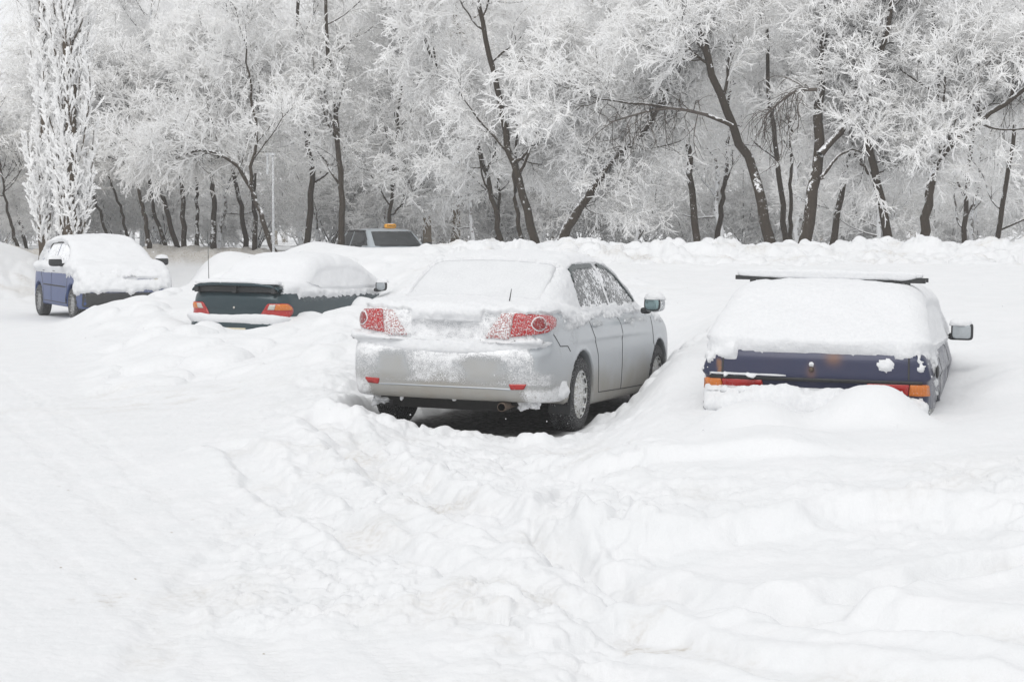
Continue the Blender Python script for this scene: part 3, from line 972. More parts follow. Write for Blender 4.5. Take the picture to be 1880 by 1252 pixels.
SB = Body(dict(L=4.54, belt=.93,
    top=[(-.1, .985), (.05, 1.035), (.35, 1.075), (.7, 1.09), (1.2, 1.0), (1.8, .95), (3.0, .95), (3.45, 1.0), (3.9, .93), (4.3, .80), (4.54, .68)],
    roof=[(.0, .9), (.52, .98), (.62, 1.07), (.9, 1.24), (1.25, 1.405), (1.6, 1.462), (2.1, 1.475), (2.55, 1.45), (2.85, 1.36), (3.2, 1.18), (3.55, .96), (4., .8)],
    bottom=[(0, .30), (.6, .28), (.9, .2), (3.9, .19), (4.3, .2), (4.54, .22)],
    width=[(0, .80), (.3, .855), (.8, .875), (1.4, .875), (3.4, .88), (3.9, .87), (4.3, .80), (4.54, .7)],
    gwidth=[(.4, .72), (.8, .76), (1.4, .79), (2.4, .80), (3.2, .77), (3.7, .70)],
    section=[(.15, .955), (.3, .985), (.5, 1.0), (.66, 1.0), (.8, .985), (.95, .945), (1.1, .88)],
    rear=[(.25, .10), (.31, .045), (.38, .01), (.50, -.02), (.68, -.02), (.715, .005), (.74, .055), (.80, .065), (.95, .055), (1.0, .03), (1.05, .03), (1.1, .07)],
    front=[(.2, 4.42), (.35, 4.52), (.55, 4.54), (.7, 4.46), (.9, 4.2)],
    tumble=.42, rad=.09, grad=.13, rc=.20, fc=.38, arches=[(.995, .33, .355), (3.595, .33, .355)],
    boxes=[('cut', (-.29, -.1, .775), (.29, .080, .915), .03)]))

def build_silver():
    root = empty('silver_sedan', SILVER['loc'], (SILVER['tilt'][0], SILVER['tilt'][1], -SILVER['yaw']))
    tag(root, 'frosted silver sedan with black wheels dug clear of the snow, red tail lamps showing', 'car')
    V, Q = SB.mesh(.016)
    N = SB.grad(V)
    ax = np.abs(V[:, 0])
    x, y, z = V.T
    n1 = fbm3(V, 3.0, 3, 7); n2 = fbm3(V, 10., 3, 9)
    rearf = sstep(.55, .12, y - .25 * (ax > .7) * (ax - .7))
    fr = np.zeros(len(V))
    # rear face: rime everywhere but two bare patches beside the plate and the smooth lower strip
    bump_zone = rearf * sstep(.40, .45, z) * sstep(.92, .80, x * .8 + .0 * z + .10 * n1 + .15 * (y > .1) * y)
    f_b = .54 + .10 * n1 + .24 * sstep(.55, .72, z)
    f_b = f_b + .12 * sstep(.47, .42, z)
    bare_p = np.exp(-((x + .43 + .05 * n2) / .14) ** 4) + np.exp(-((x - .31 + .05 * n2) / .15) ** 4)
    f_b = f_b - .38 * bare_p * sstep(.70, .60, z) * sstep(.42, .48, z)
    plate = sstep(.30, .24, np.abs(x + .06)) * sstep(.68, .62, z) * sstep(.43, .47, z)
    f_b = f_b + .16 * plate
    fr = np.maximum(fr, bump_zone * f_b)
    fr = np.maximum(fr, rearf * sstep(.74, .78, z) * (.47 + .16 * n1 + .35 * sstep(.93, 1.0, z)))
    low = sstep(.43, .39, z) * rearf
    fr = fr * (1 - low) + low * (.12 + .45 * sstep(.55, .75, np.abs(x - .02) ) * sstep(.9, .8, ax))
    # left corner stays bare, right corner of the bumper bare above the wheel
    fr = fr * (1 - sstep(.80, .86, -x) * sstep(.95, .8, z) * .8)
    fr = fr * (1 - sstep(.70, .78, x + .4 * (y - .1) + .05 * n2) * sstep(.96, .9, z) * sstep(.5, .6, z) * .93)
    # snow sprayed at the lower corner ahead of the wheel arch
    fr = np.maximum(fr, sstep(.5, .42, z + .05 * n1) * sstep(.55, .7, ax) * sstep(.68, .5, y) * .75)
    # side: grains under the belt, thicker near the C pillar, thin film on the low door
    side = sstep(.80, .84, ax) * (y > .3)
    fr = np.maximum(fr, side * sstep(.80, .93, z + .06 * n1) * .75)
    dst = np.hypot((y - .80) / .22, (z - .80) / .15)
    fr = np.maximum(fr, side * .42 * sstep(1.2, .3, dst))
    fr = np.maximum(fr, side * .36 * np.exp(-(((y - .42) / .13) ** 2 + ((z - .70) / .10) ** 2)))
    fr = np.maximum(fr, side * .22 * sstep(3.5, 4.0, y))
    fr = np.maximum(fr, (z > 1.0) * .8)
    gr = np.clip(sstep(.62, .30, z + .08 * n1) * .75 + rearf * .12 * sstep(.75, .5, z) + .04, 0, .9)
    gr = np.maximum(gr, rearf * .50 * bare_p * sstep(.72, .6, z))
    body = mesh_obj('body', V, Q, M['silver'], root, attrs={'frost': np.clip(fr, 0, 1), 'grime': gr})
    # thick snow: roof, glass, boot lid, bumper ledge, belt
    def tf(P, N_):
        x, y, z = P.T; ax = np.abs(x)
        n = fbm3(P, 6., 3, 21); nn = fbm3(P, 26., 3, 22)
        up = sstep(.12, .55, N_[:, 2])
        t = (.026 + .012 * n + .004 * nn) * up * sstep(.95, 1.0, z)
        t = np.maximum(t, (.024 + .006 * n + .003 * nn) * sstep(.98, 1.04, z) * sstep(.0, .3, y) * sstep(1.5, 1.2, y))          # rear glass and pillars
        # rear window lies a step below the snow on the pillar
        pane = sstep(.60, .55, ax - .0) * sstep(.62, .68, y) * sstep(1.30, 1.24, y)
        t = np.where((pane > .5) & (N_[:, 2] > .2), -.02 + .028 * (nn > .55), t)
        # boot lid edge: clotted
        lip = sstep(.90, .99, z) * sstep(.42, .2, y)
        t = np.maximum(t, lip * (.022 + .022 * np.abs(n) + .012 * nn))
        # bumper ledge
        led = np.exp(-((z - .735 - .05 * sstep(.2, .75, ax) ) / .045) ** 2) * sstep(.5, .2, y) * sstep(.86, .76, x)
        t = np.maximum(t, led * (.075 + .02 * n + .012 * nn) - .012)
        # snow stuck on the side below the glass
        bl = sstep(.80, .84, ax) * 0 + (ax > .6) * (y > .35) * (y < 3.6)
        zz = z + .05 * n + .03 * nn
        t = np.maximum(t, bl * (.020 * sstep(.915, .965, zz) * sstep(1.5, 1.0, z) + .006 * nn * (zz > .93)))
        # lower right corner clump, ahead of the wheel
        cl = np.exp(-(((y - .52) / .10) ** 2 + ((z - .36) / .09) ** 2)) * (ax > .5)
        t = np.maximum(t, cl * (.055 + .02 * nn) - .012)
        t = np.maximum(t, (ax > .66) * (z > .8) * (y > 3.5) * (.018 * sstep(.86, .93, zz - .12 * (y - 3.6)) + .004 * nn))
        # keep the side windows, lamps and plate panel clear
        win = inpoly(y, z, [(1.28, 1.03), (1.33, 1.33), (1.55, 1.375), (2.35, 1.385), (2.7, 1.33), (3.28, 1.02)]) & (ax > .45) & (N_[:, 2] < .75)
        win &= z > 1.03 + .03 * n
        t = np.where(win, -.02, t)
        lam = (z < 1.005 + .02 * n) & (z > .78) & (y < .6) & (ax > .30)
        t = np.where(lam & (t < .05), np.minimum(t, -.004 + .012 * nn * (z > .95)), t)
        t = np.where(N_[:, 2] < -.3, -.02, t)
        return np.where(t < .004, -.02, t)
    Vs, Qs = SB.mesh(.013, lo=(-1., -.1, .66)) if False else SB.mesh(.014, lo=(-1., -.14, .22))
    snow_skin(SB, root, .014, tf, mesh=(Vs, Qs))
    # rear lamps: outer part on the wing, inner on the lid, with the round light
    for sgn in (-1, 1):
        out = [(.905, .955), (.84, .985), (.515, 1.0), (.485, .815), (.76, .850), (.88, .895)]
        lamp = patch(SB, 'tail_lamp', out, 'corner', M['lamp_red'], root, sign=sgn, off=.012, bulge=.010, h=.018, start=.6)
        inn = [(sgn * .558, 1.0), (sgn * .46, .995), (sgn * .325, .80), (sgn * .530, .795)]
        l2 = patch(SB, 'inner_lens', inn, 'rear', M['lamp_pale'], lamp, off=.010, bulge=.008, h=.018)
        ring = [(.700 + .058 * math.cos(a), .920 + .058 * math.sin(a)) for a in np.linspace(0, 2 * math.pi, 24, endpoint=False)]
        patch(SB, 'lamp_ring', ring, 'corner', M['snow'], lamp, sign=sgn, off=.024, h=.02, r=0, start=.6)
        ring = [(.700 + .050 * math.cos(a), .920 + .050 * math.sin(a)) for a in np.linspace(0, 2 * math.pi, 24, endpoint=False)]
        patch(SB, 'round_light', ring, 'corner', M['lamp_red_deep'], lamp, sign=sgn, off=.029, h=.02, r=0, start=.6)
        patch(SB, 'reflector', [(sgn * .55, .445), (sgn * .69, .448), (sgn * .665, .405), (sgn * .565, .40)], 'rear', M['lamp_red_clean'], root, off=.005, h=.02, r=.01)
    rw = patch(SB, 'rear_window', [(-.60, .655), (.60, .655), (.545, 1.27), (-.545, 1.27)], 'top', M['rear_rime'], root, off=.008, h=.04, r=.06)
    # lower sweep line of the bumper
    strips(SB, 'bumper_crease', [[(-.56, .400), (-.40, .405), (.40, .405), (.56, .400)]], 'rear', M['silver'], root, width=.012, off=.002)
    strips(SB, 'boot_seam', [[(-.575, .79), (-.55, .755), (-.30, .745), (.30, .745), (.55, .755), (.575, .79)]], 'rear', M['seam'], root, width=.007)
    # doors: gaps, handles, glass
    for sgn in (-1, 1):
        strips(SB, 'door_seam', [[(1.30, .93), (1.36, .80), (1.47, .62), (1.52, .36), (1.55, .30), (2.28, .285)],
                                 [(2.27, .94), (2.25, .6), (2.28, .285)],
                                 [(2.28, .285), (3.28, .27)], [(3.36, .92), (3.38, .55), (3.28, .27)],
                                 [(.30, .84), (.42, .74), (.60, .735), (.66, .69)]], 'side', M['seam'], root, width=.007, sign=sgn, start=1.1)
        for yy in (1.40, 2.42):
            hd = patch(SB, 'door_handle', [(yy, .895), (yy + .17, .90), (yy + .17, .865), (yy, .86)], 'side', M['silver'], root, sign=sgn, off=.03, h=.02, r=.015, attrs={'frost': lambda P: np.full(len(P), .35), 'grime': lambda P: np.full(len(P), .2)}, start=1.1)
        g1 = patch(SB, 'side_window', [(1.30, 1.035), (1.36, 1.29), (1.52, 1.36), (2.18, 1.375), (2.16, .985), (1.5, .985)], 'side', M['glass_frost'], root, sign=sgn, off=.006, h=.03, r=.03, start=1.1)
        g2 = patch(SB, 'side_window', [(2.24, .985), (2.26, 1.375), (2.5, 1.355), (2.72, 1.29), (3.24, 1.01), (3.2, .975)], 'side', M['glass_frost'], root, sign=sgn, off=.006, h=.03, r=.03, start=1.1)
        strips(SB, 'wind_deflector', [[(1.36, 1.25), (1.42, 1.345), (1.60, 1.37), (2.10, 1.385)], [(2.28, 1.385), (2.52, 1.365), (2.74, 1.30), (3.16, 1.06)]], 'side', M['deflector'], root, width=.050, sign=sgn, off=.016, start=1.1)
        # mirror
        mr = blob('mirror', (sgn * .975, 3.0, 1.035), (.088, .085, .078), .6, M['silver_plain'], root, nz=.004, nscale=30)
        blob('mirror_glass', (sgn * .967, 2.922, 1.032), (.066, .012, .056), .65, M['mirror'], mr)
        blob('mirror_rim', (sgn * .968, 2.930, 1.033), (.078, .012, .068), .65, M['black'], mr)
        blob('mirror_arm', (sgn * .885, 3.02, .965), (.05, .03, .03), .7, M['black'], mr)
        blob('mirror_snow', (sgn * .975, 3.0, 1.050), (.10, .095, .082), .65, M['snow'], mr, nz=.010, nscale=25, zcut=.02)
        V_, Q_ = boxes_mesh([((sgn * .775, .70, .30), (.095, .008, .13), 0)])
        mesh_obj('mud_flap', V_, Q_, M['black'], root, smooth=False)
        for yc in (.995, 3.595):
            wheel(root, sgn * .765, yc, .3175, .3175, .205, sgn, .205)
    # arch liners, floor pan, silencer, exhaust
    Vb, Qb = boxes_mesh([((0, 2.3, .30), (.48, 2.0, .10), 0), ((0, .62, .33), (.62, .40, .07), 0), ((-.25, .45, .27), (.30, .12, .06), 0), ((0, .995, .31), (.6, .06, .05), 0)])
    mesh_obj('underbody', Vb, Qb, M['under'], root, smooth=False)
    Vp, Qp = lathe([(0, .030), (.0, .036), (.40, .034)], 20)
    pipe = mesh_obj('exhaust_pipe', Vp[:, [1, 0, 2]] * np.array([1, 1, 1]), Qp, M['steel'], root)
    pipe.location = (.48, .07, .255)
    pipe.rotation_euler = (math.radians(3), 0, 0)
    Va, Qa = lathe([(0, .006), (.12, .003), (.125, .001)], 8, 'z')
    an = mesh_obj('antenna', Va, Qa, M['black'], root)
    an.location = (.44, .32, 1.07); an.rotation_euler = (0, .15, 0)
    # icicled snow hanging under the bumper
    for i, (cx, cz, rr) in enumerate([(.68, .30, .05), (.61, .285, .035), (.73, .275, .025), (-.63, .265, .045), (-.40, .285, .015), (.05, .30, .012)]):
        blob('snow_clump', (cx, .14 + .1 * (abs(cx) > .6), cz), (rr * 1.2, rr, rr * (1.0 if i in (0, 3) else 1.6)), .9, M['snow'], root, nz=rr * .9, nscale=28, seed=i, seg=32)

    return root

M['deflector'] = m_simple('green black wind deflector', (.012, .028, .03), .25)
M['silver_plain'] = m_simple('silver mirror shell', (.38, .40, .42), .4, metal=.5, frost=.5, scale=25)
def m_rime():
    t = NT('rear glass under an even coat of rime')
    n = t.noise(60., 5, .7); n0 = t.noise(5., 3)
    c = t.mix(t.rng(n, .3, .7), (.60, .61, .625), (.70, .71, .72))
    c = t.mix(t.rng(n0, .35, .65, 0, .35), c, (.72, .73, .74))
    return t.set(col=c, rough=.8, spec=.15, normal=t.bump(n, .004, .9))
M['rear_rime'] = m_rime()
silver = build_silver()

# ------------------------------------------------------------------ 2: dark blue hatchback, right
M['navy'] = m_paint('faded navy paint', (.009, .022, .066), .2, .38, dirt=(.30, .14, .05))
M['grey_side'] = m_paint('navy paint under grey grime', (.17, .18, .19), .1, .6, dirt=(.45, .42, .37))
HB = Body(dict(L=4.0, belt=.88,
    top=[(-.1, .87), (0., .88), (.25, .90), (1., .90), (2.5, .89), (3.0, .93), (3.6, .83), (4.0, .74)],
    roof=[(-.15, .78), (.0, .90), (.25, 1.05), (.62, 1.27), (.80, 1.32), (1.2, 1.34), (1.9, 1.335), (2.3, 1.30), (2.95, .95), (3.3, .8)],
    bottom=[(0, .32), (.5, .27), (3.5, .22), (4., .24)],
    width=[(0, .775), (.3, .80), (1.0, .82), (3.0, .825), (3.6, .80), (4.0, .74)],
    gwidth=[(0, .745), (.5, .76), (1.2, .775), (2.3, .775), (3.0, .76)],
    section=[(.15, .96), (.4, .99), (.6, 1.0), (.75, .99), (.9, .955)],
    rear=[(.2, .10), (.30, .0), (.36, -.045), (.50, -.05), (.545, -.04), (.57, .055), (.60, .045), (.66, .03), (.70, -.005), (.88, .02), (1.0, .08)],
    front=[(.2, 3.9), (.4, 4.0), (.7, 3.95), (.9, 3.7)],
    tumble=.36, rad=.05, grad=.10, rc=.10, fc=.2, arches=[(.80, .29, .31), (3.22, .29, .31)], crown=.02))

def build_hatch():
    p = at(1491, 700, 13.9)
    root = empty('navy_hatchback', (p.x, p.y, -.10), (math.radians(-.8), math.radians(1.0), -.255))
    tag(root, 'navy hatchback with snowy roof bars, buried to its bumper beside the silver sedan', 'car')
    V, Q = HB.mesh(.018)
    x, y, z = V.T; ax = np.abs(x)
    n1 = fbm3(V, 3., 3, 3); n2 = fbm3(V, 12., 3, 4)
    fr = np.zeros(len(V))
    gr = .06 + .6 * np.exp(-(((x - .13) / .05) ** 2 + ((z - .86) / .05) ** 2)) + .8 * sstep(.022, .010, np.abs(x + .672 + .012 * n2)) * sstep(.84, .81, z) * sstep(.70, .74, z) * (y < .15)
    gr = gr + .35 * np.exp(-(((x + .02) / .03) ** 2 + ((z - .76) / .05) ** 2))
    sidem = sstep(.12, .3, y)
    body = mesh_obj('body', V, Q, M['navy'], root, attrs={'frost': np.clip(fr + sidem * (.50 + .12 * n1), 0, 1), 'grime': np.clip(gr, 0, .95)})
    def tf(P, N_):
        x, y, z = P.T; ax = np.abs(x)
        n = fbm3(P, 5., 3, 31); nn = fbm3(P, 24., 3, 32)
        up = sstep(.05, .5, N_[:, 2])
        lowedge = .885 + .018 * np.abs(n)
        t = (.080 + .012 * n + .003 * nn) * up * sstep(lowedge - .01, lowedge + .035, z + .4 * np.maximum(y - .3, 0) * 0)
        # greenhouse side: driven snow that fills the recess below the gutter
        sd = (ax > .55) * sstep(.85, .93, z + .05 * n - .04 * sstep(.5, 1.2, y))
        t = np.maximum(t, sd * (.045 + .015 * n + .006 * nn))
        # tumbling streaks on the rear wing
        zz = z + .16 * n + .10 * nn
        t = np.maximum(t, (ax > .70) * (y > .04) * (y < .9) * (.022 * sstep(.74, .86, zz)))
        # ragged lumps on the panel: lower ridge and a clot
        ridge = (x > -.74) * (x < .02) * sstep(.055, .0, np.abs(z - (.70 - .05 * sstep(-.3, .05, x))))
        t = np.maximum(t, (y < .15) * ridge * (.055 + .02 * n + .014 * nn) - .010)
        for cx, cz, rx, rz in ((.13, .685, .09, .03), (.34, .69, .035, .03), (.49, .82, .075, .05), (.735, .80, .03, .03), (-.02, .81, .018, .017)):
            e = np.exp(-(((x - cx) / rx) ** 2 + ((z - cz) / rz) ** 2) * .8)
            t = np.maximum(t, (y < .15) * (e * (.045 + .012 * nn) - .020))
        # bumper: thick pile on the ledge
        ztop = .705 - .05 * np.abs(nn) - .03 * np.abs(n) - .07 * sstep(.58, .66, x) + .045 * sstep(.1, -.1, x) - .03 * sstep(.05, .4, x) * sstep(.6, .5, x)
        bz = sstep(.43, .49, z + .03 * n) * sstep(ztop, ztop - .05, z)
        t = np.maximum(t, (y < .12) * bz * (.095 + .040 * n + .016 * nn) * sstep(.86, .60, ax) * sstep(ztop + .01, ztop - .13, z) ** .6 - .012)
        t = np.where(N_[:, 2] < -.35, -.02, t)
        return np.where(t < .004, -.02, t)
    Vs, Qs = HB.mesh(.0155, lo=(-1., -.14, .3))
    snow_skin(HB, root, .015, tf, mesh=(Vs, Qs))
    # lamps
    for sgn in (-1, 1):
        lamp = patch(HB, 'tail_lamp', [(.775, .692), (.65, .692), (.65, .612), (.79, .612)], 'corner', M['lamp_orange'], root, sign=sgn, off=.016, h=.03, r=.008, start=.22)
        patch(HB, 'red_lens', [(.645, .692), (.36, .692), (.36, .615), (.645, .615)], 'corner', M['lamp_red_clean'], lamp, sign=sgn, off=.015, h=.03, r=.008, start=.22)
        strips(HB, 'hatch_seam', [[(sgn * .645, .93), (sgn * .65, .70)]], 'rear', M['seam'], root, width=.012)
        strips(HB, 'door_seam', [[(1.05, .88), (1.12, .45)], [(2.35, .90), (2.38, .4)]], 'side', M['seam'], root, width=.010, sign=sgn, start=1.1)
        mr = blob('mirror', (sgn * .925, 2.45, .985), (.088, .045, .070), .35, M['black'], root)
        blob('mirror_glass', (sgn * .922, 2.406, .985), (.072, .008, .056), .35, M['mirror_grey'], mr)
        blob('mirror_snow', (sgn * .915, 2.45, 1.04), (.092, .06, .045), .7, M['snow'], mr, nz=.008, zcut=-.01)
        blob('mirror_arm', (sgn * .86, 2.56, .94), (.05, .03, .03), .7, M['black'], mr)
        for yc in (.80, 3.22):
            wheel(root, sgn * .71, yc, .28, .28, .17, sgn, .17, seg=60)
    strips(HB, 'lamp_band', [[(-.74, .703), (.74, .703)]], 'rear', M['black'], root, width=.022, off=.006)
    blob('lock', (-.02, -.01, .775), (.018, .018, .018), .9, M['steel'], root, seg=16)
    blob('fuel_cap', (.83, .33, .77), (.012, .045, .045), .8, M['black'], root, seg=20)
    # plastic bumper wrapped round the corners
    def bump_attr(): pass
    for z0, z1 in ((.34, .52),):
        poly = [(-.80, z1), (.80, z1), (.80, z0), (-.80, z0)]
        patch(HB, 'bumper', poly, 'rear', M['trim'], root, off=.012, h=.04, r=.03)
    for sgn in (-1, 1):
        patch(HB, 'bumper_end', [(.10, .52), (.44, .50), (.40, .36), (.10, .34)], 'side', M['trim'], root, sign=sgn, off=.014, h=.04, r=.03, start=1.1)
    # roof bars
    for yb in (.92, 1.75):
        V_, Q_ = boxes_mesh([((0, yb, 1.398), (.70 if yb < 1 else .68, .022, .016), 0), ((.57, yb, 1.36), (.02, .025, .05), 0), ((-.57, yb, 1.36), (.02, .025, .06), 0)])
        bar = mesh_obj('roof_bar', V_, Q_, M['black'], root, smooth=False)
        blob('bar_snow', (-.02, yb, 1.432), (.66, .042, .034), .5, M['snow'], bar, nz=.010, nscale=9, seed=int(yb * 10), zcut=None)
    V_, Q_ = boxes_mesh([((0, 2.0, .32), (.55, 1.7, .08), 0)])
    mesh_obj('underbody', V_, Q_, M['under'], root, smooth=False)
    return root
hatch = build_hatch()

# ------------------------------------------------------------------ 3: dark green sedan with a boot spoiler
M['green'] = m_paint('dark blue green paint', (.012, .034, .044), .3, .28, dirt=(.12, .13, .13))
M['plate'] = m_simple('cream number plate', (.55, .50, .38), .5, var=.1)
GB = Body(dict(L=4.1, belt=.90,
    top=[(-.1, .90), (.05, .96), (.4, 1.0), (.8, 1.0), (1.2, .93), (2.8, .93), (3.3, .93), (3.8, .78), (4.1, .66)],
    roof=[(.2, .88), (.55, .98), (.75, 1.10), (1.15, 1.33), (1.5, 1.385), (2.1, 1.39), (2.5, 1.33), (3.2, .96), (3.6, .8)],
    bottom=[(0, .24), (.6, .25), (3.5, .2), (4.1, .22)],
    width=[(0, .74), (.3, .80), (1., .82), (3., .825), (3.7, .79), (4.1, .68)],
    gwidth=[(.4, .66), (1.2, .72), (2.2, .74), (3., .71)],
    section=[(.15, .95), (.4, .99), (.6, 1.), (.8, .98), (1., .92)],
    rear=[(.2, .08), (.27, .0), (.40, -.03), (.52, -.03), (.55, -.01), (.58, .06), (.75, .07), (.95, .06), (1.0, .1)],
    front=[(.2, 4.0), (.4, 4.1), (.6, 4.05), (.8, 3.8)],
    tumble=.42, rad=.10, grad=.13, rc=.24, fc=.3, arches=[(.9, .29, .32), (3.3, .29, .32)]))

def build_green():
    p = at(425, 600, 27.6)
    root = empty('green_sedan', (p.x, p.y, -.15), (0, math.radians(.6), -.42))
    tag(root, 'dark green sedan with boot spoiler and orange and red tail lamps, half buried in snow', 'car')
    V, Q = GB.mesh(.03)
    x, y, z = V.T
    mesh_obj('body', V, Q, M['green'], root, attrs={'frost': np.clip((np.abs(x) > .76) * (y > .6) * .42 * sstep(.72, .86, z), 0, 1), 'grime': np.full(len(V), .12)})
    def tf(P, N_):
        x, y, z = P.T; ax = np.abs(x)
        n = fbm3(P, 4., 3, 41); nn = fbm3(P, 16., 3, 42)
        up = sstep(.05, .5, N_[:, 2])
        t = (.10 + .02 * n) * up * sstep(.93, .97, z)
        t = np.maximum(t, (ax > .5) * (y > .5) * sstep(.86, .90, z + .03 * nn) * (.075 + .02 * n - .02 * sstep(1.2, 1.9, y)))
        led = np.exp(-((z - .57) / .035) ** 2) * (y < .45)
        t = np.maximum(t, led * (.11 + .02 * n) - .015)
        t = np.where((y < .26) & (ax < .66) & (z > .7), -.02, t)
        t = np.where((y < .4) & (z > .62) & (N_[:, 2] < .6) , -.02, t)
        t = np.where(N_[:, 2] < -.3, -.02, t)
        return np.where(t < .004, -.02, t)
    snow_skin(GB, root, .024, tf, mesh=GB.mesh(.024, lo=(-1., -.14, .4)))
    for sgn in (-1, 1):
        lamp = patch(GB, 'tail_lamp', [(.84, .74), (.78, .80), (.50, .80), (.38, .60), (.78, .60), (.84, .66)], 'corner', M['lamp_red_clean'], root, sign=sgn, off=.015, h=.03, r=.03, start=.5)
        patch(GB, 'orange_lens', [(.825, .74), (.77, .79), (.62, .79), (.60, .71), (.825, .71)], 'corner', M['lamp_orange'], lamp, sign=sgn, off=.021, h=.03, r=.01, start=.5)
        patch(GB, 'clear_lens', [(.615, .785), (.53, .785), (.50, .715), (.595, .715)], 'corner', M['lamp_white'], lamp, sign=sgn, off=.021, h=.03, r=.01, start=.5)
        mr = blob('mirror', (sgn * .94, 2.65, .99), (.085, .06, .075), .6, M['black'], root, seg=32)
        blob('mirror_glass', (sgn * .96, 2.59, .99), (.072, .01, .06), .65, M['mirror_grey'], mr, seg=24)
        blob('mirror_snow', (sgn * .96, 2.65, 1.02), (.10, .075, .085), .8, M['snow'], mr, nz=.008, zcut=.02, seg=32)
        blob('mirror_arm', (sgn * .87, 2.66, .93), (.06, .03, .03), .7, M['black'], mr, seg=16)
        for yc in (.9, 3.3):
            wheel(root, sgn * .70, yc, .29, .29, .18, sgn, .18, seg=40)
    patch(GB, 'number_plate', [(-.28, .46), (.24, .46), (.24, .35), (-.28, .35)], 'rear', M['plate'], root, off=.008, h=.05, r=.01)
    strips(GB, 'boot_seam', [[(-.52, .80), (-.47, .62)], [(.52, .80), (.47, .62)]], 'rear', M['seam'], root, width=.010)
    # spoiler: an arched wing on the lid
    n = 25
    V_, Q_ = [], []
    for i in range(n):
        u = -1 + 2 * i / (n - 1)
        X = .70 * u; Z = 1.055 - .045 * u ** 4 - .08 * max(0, abs(u) - .9) * 10 * .5; Y = .03 + .10 * u * u
        for dy, dz in ((-.06, .0), (-.03, .026), (.12, .03), (.17, .01), (.10, -.012), (-.04, -.018)):
            V_.append((X, Y + dy, Z + dz))
    for i in range(n - 1):
        for k in range(6):
            Q_.append((i * 6 + k, i * 6 + (k + 1) % 6, (i + 1) * 6 + (k + 1) % 6, (i + 1) * 6 + k))
    sp = mesh_obj('spoiler', V_, np.array(Q_, np.int32)[:, ::-1].copy(), M['green'], root, attrs={'frost': np.zeros(len(V_)), 'grime': np.zeros(len(V_))})
    for sx in (-.62, -.0, .62):
        bb, qq = boxes_mesh([((sx, .12, .99), (.03, .06, .05), 0)])
        mesh_obj('spoiler_foot', bb, qq, M['black'], sp, smooth=False)
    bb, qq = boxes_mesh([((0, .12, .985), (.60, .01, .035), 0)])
    mesh_obj('spoiler_shade', bb, qq, M['black'], sp, smooth=False)  # black strip standing in for the shade in the gap under the spoiler
    blob('spoiler_snow', (0, .16, 1.075), (.68, .13, .055), .5, M['snow'], sp, nz=.012, nscale=8, zcut=-.01)
    blob('boot_lock', (0, .055, .735), (.016, .012, .016), .9, M['lamp_white'], root, seg=16)
    Va, Qa = lathe([(0, .006), (.8, .003), (.805, .001)], 6, 'z')
    an = mesh_obj('antenna', Va, Qa, M['black'], root)
    an.location = (-.66, .45, .98); an.rotation_euler = (0, -.03, 0)
    return root
build_green()

# ------------------------------------------------------------------ 4: blue hatchback facing the camera
M['blue'] = m_paint('blue paint', (.012, .040, .17), .3, .35, dirt=(.07, .11, .22))
BB = Body(dict(L=4.0, belt=.96,
    top=[(-.1, .94), (.1, .98), (1., 1.0), (2.9, 1.0), (3.1, 1.02), (3.6, .93), (3.85, .82), (4.0, .70)],
    roof=[(-.1, .8), (.05, 1.0), (.2, 1.20), (.45, 1.41), (.8, 1.47), (1.6, 1.48), (2.1, 1.44), (2.5, 1.30), (3.15, .98), (3.5, .8)],
    bottom=[(0, .30), (.5, .25), (3.5, .22), (4.0, .24)],
    width=[(0, .76), (.3, .81), (1., .835), (3.2, .84), (3.7, .82), (4.0, .74)],
    gwidth=[(0, .66), (.6, .73), (1.4, .76), (2.4, .76), (3.1, .72)],
    section=[(.15, .96), (.35, 1.), (.6, 1.0), (.8, .985), (1., .93)],
    rear=[(.2, .1), (.4, .0), (.6, .0), (.9, .03), (1.1, .06)],
    front=[(.2, 3.9), (.35, 3.99), (.5, 4.0), (.7, 3.96), (.85, 3.85), (1., 3.5)],
    tumble=.36, rad=.09, grad=.12, rc=.14, fc=.26, arches=[(.62, .31, .35), (3.1, .31, .35)], lip=1.5))

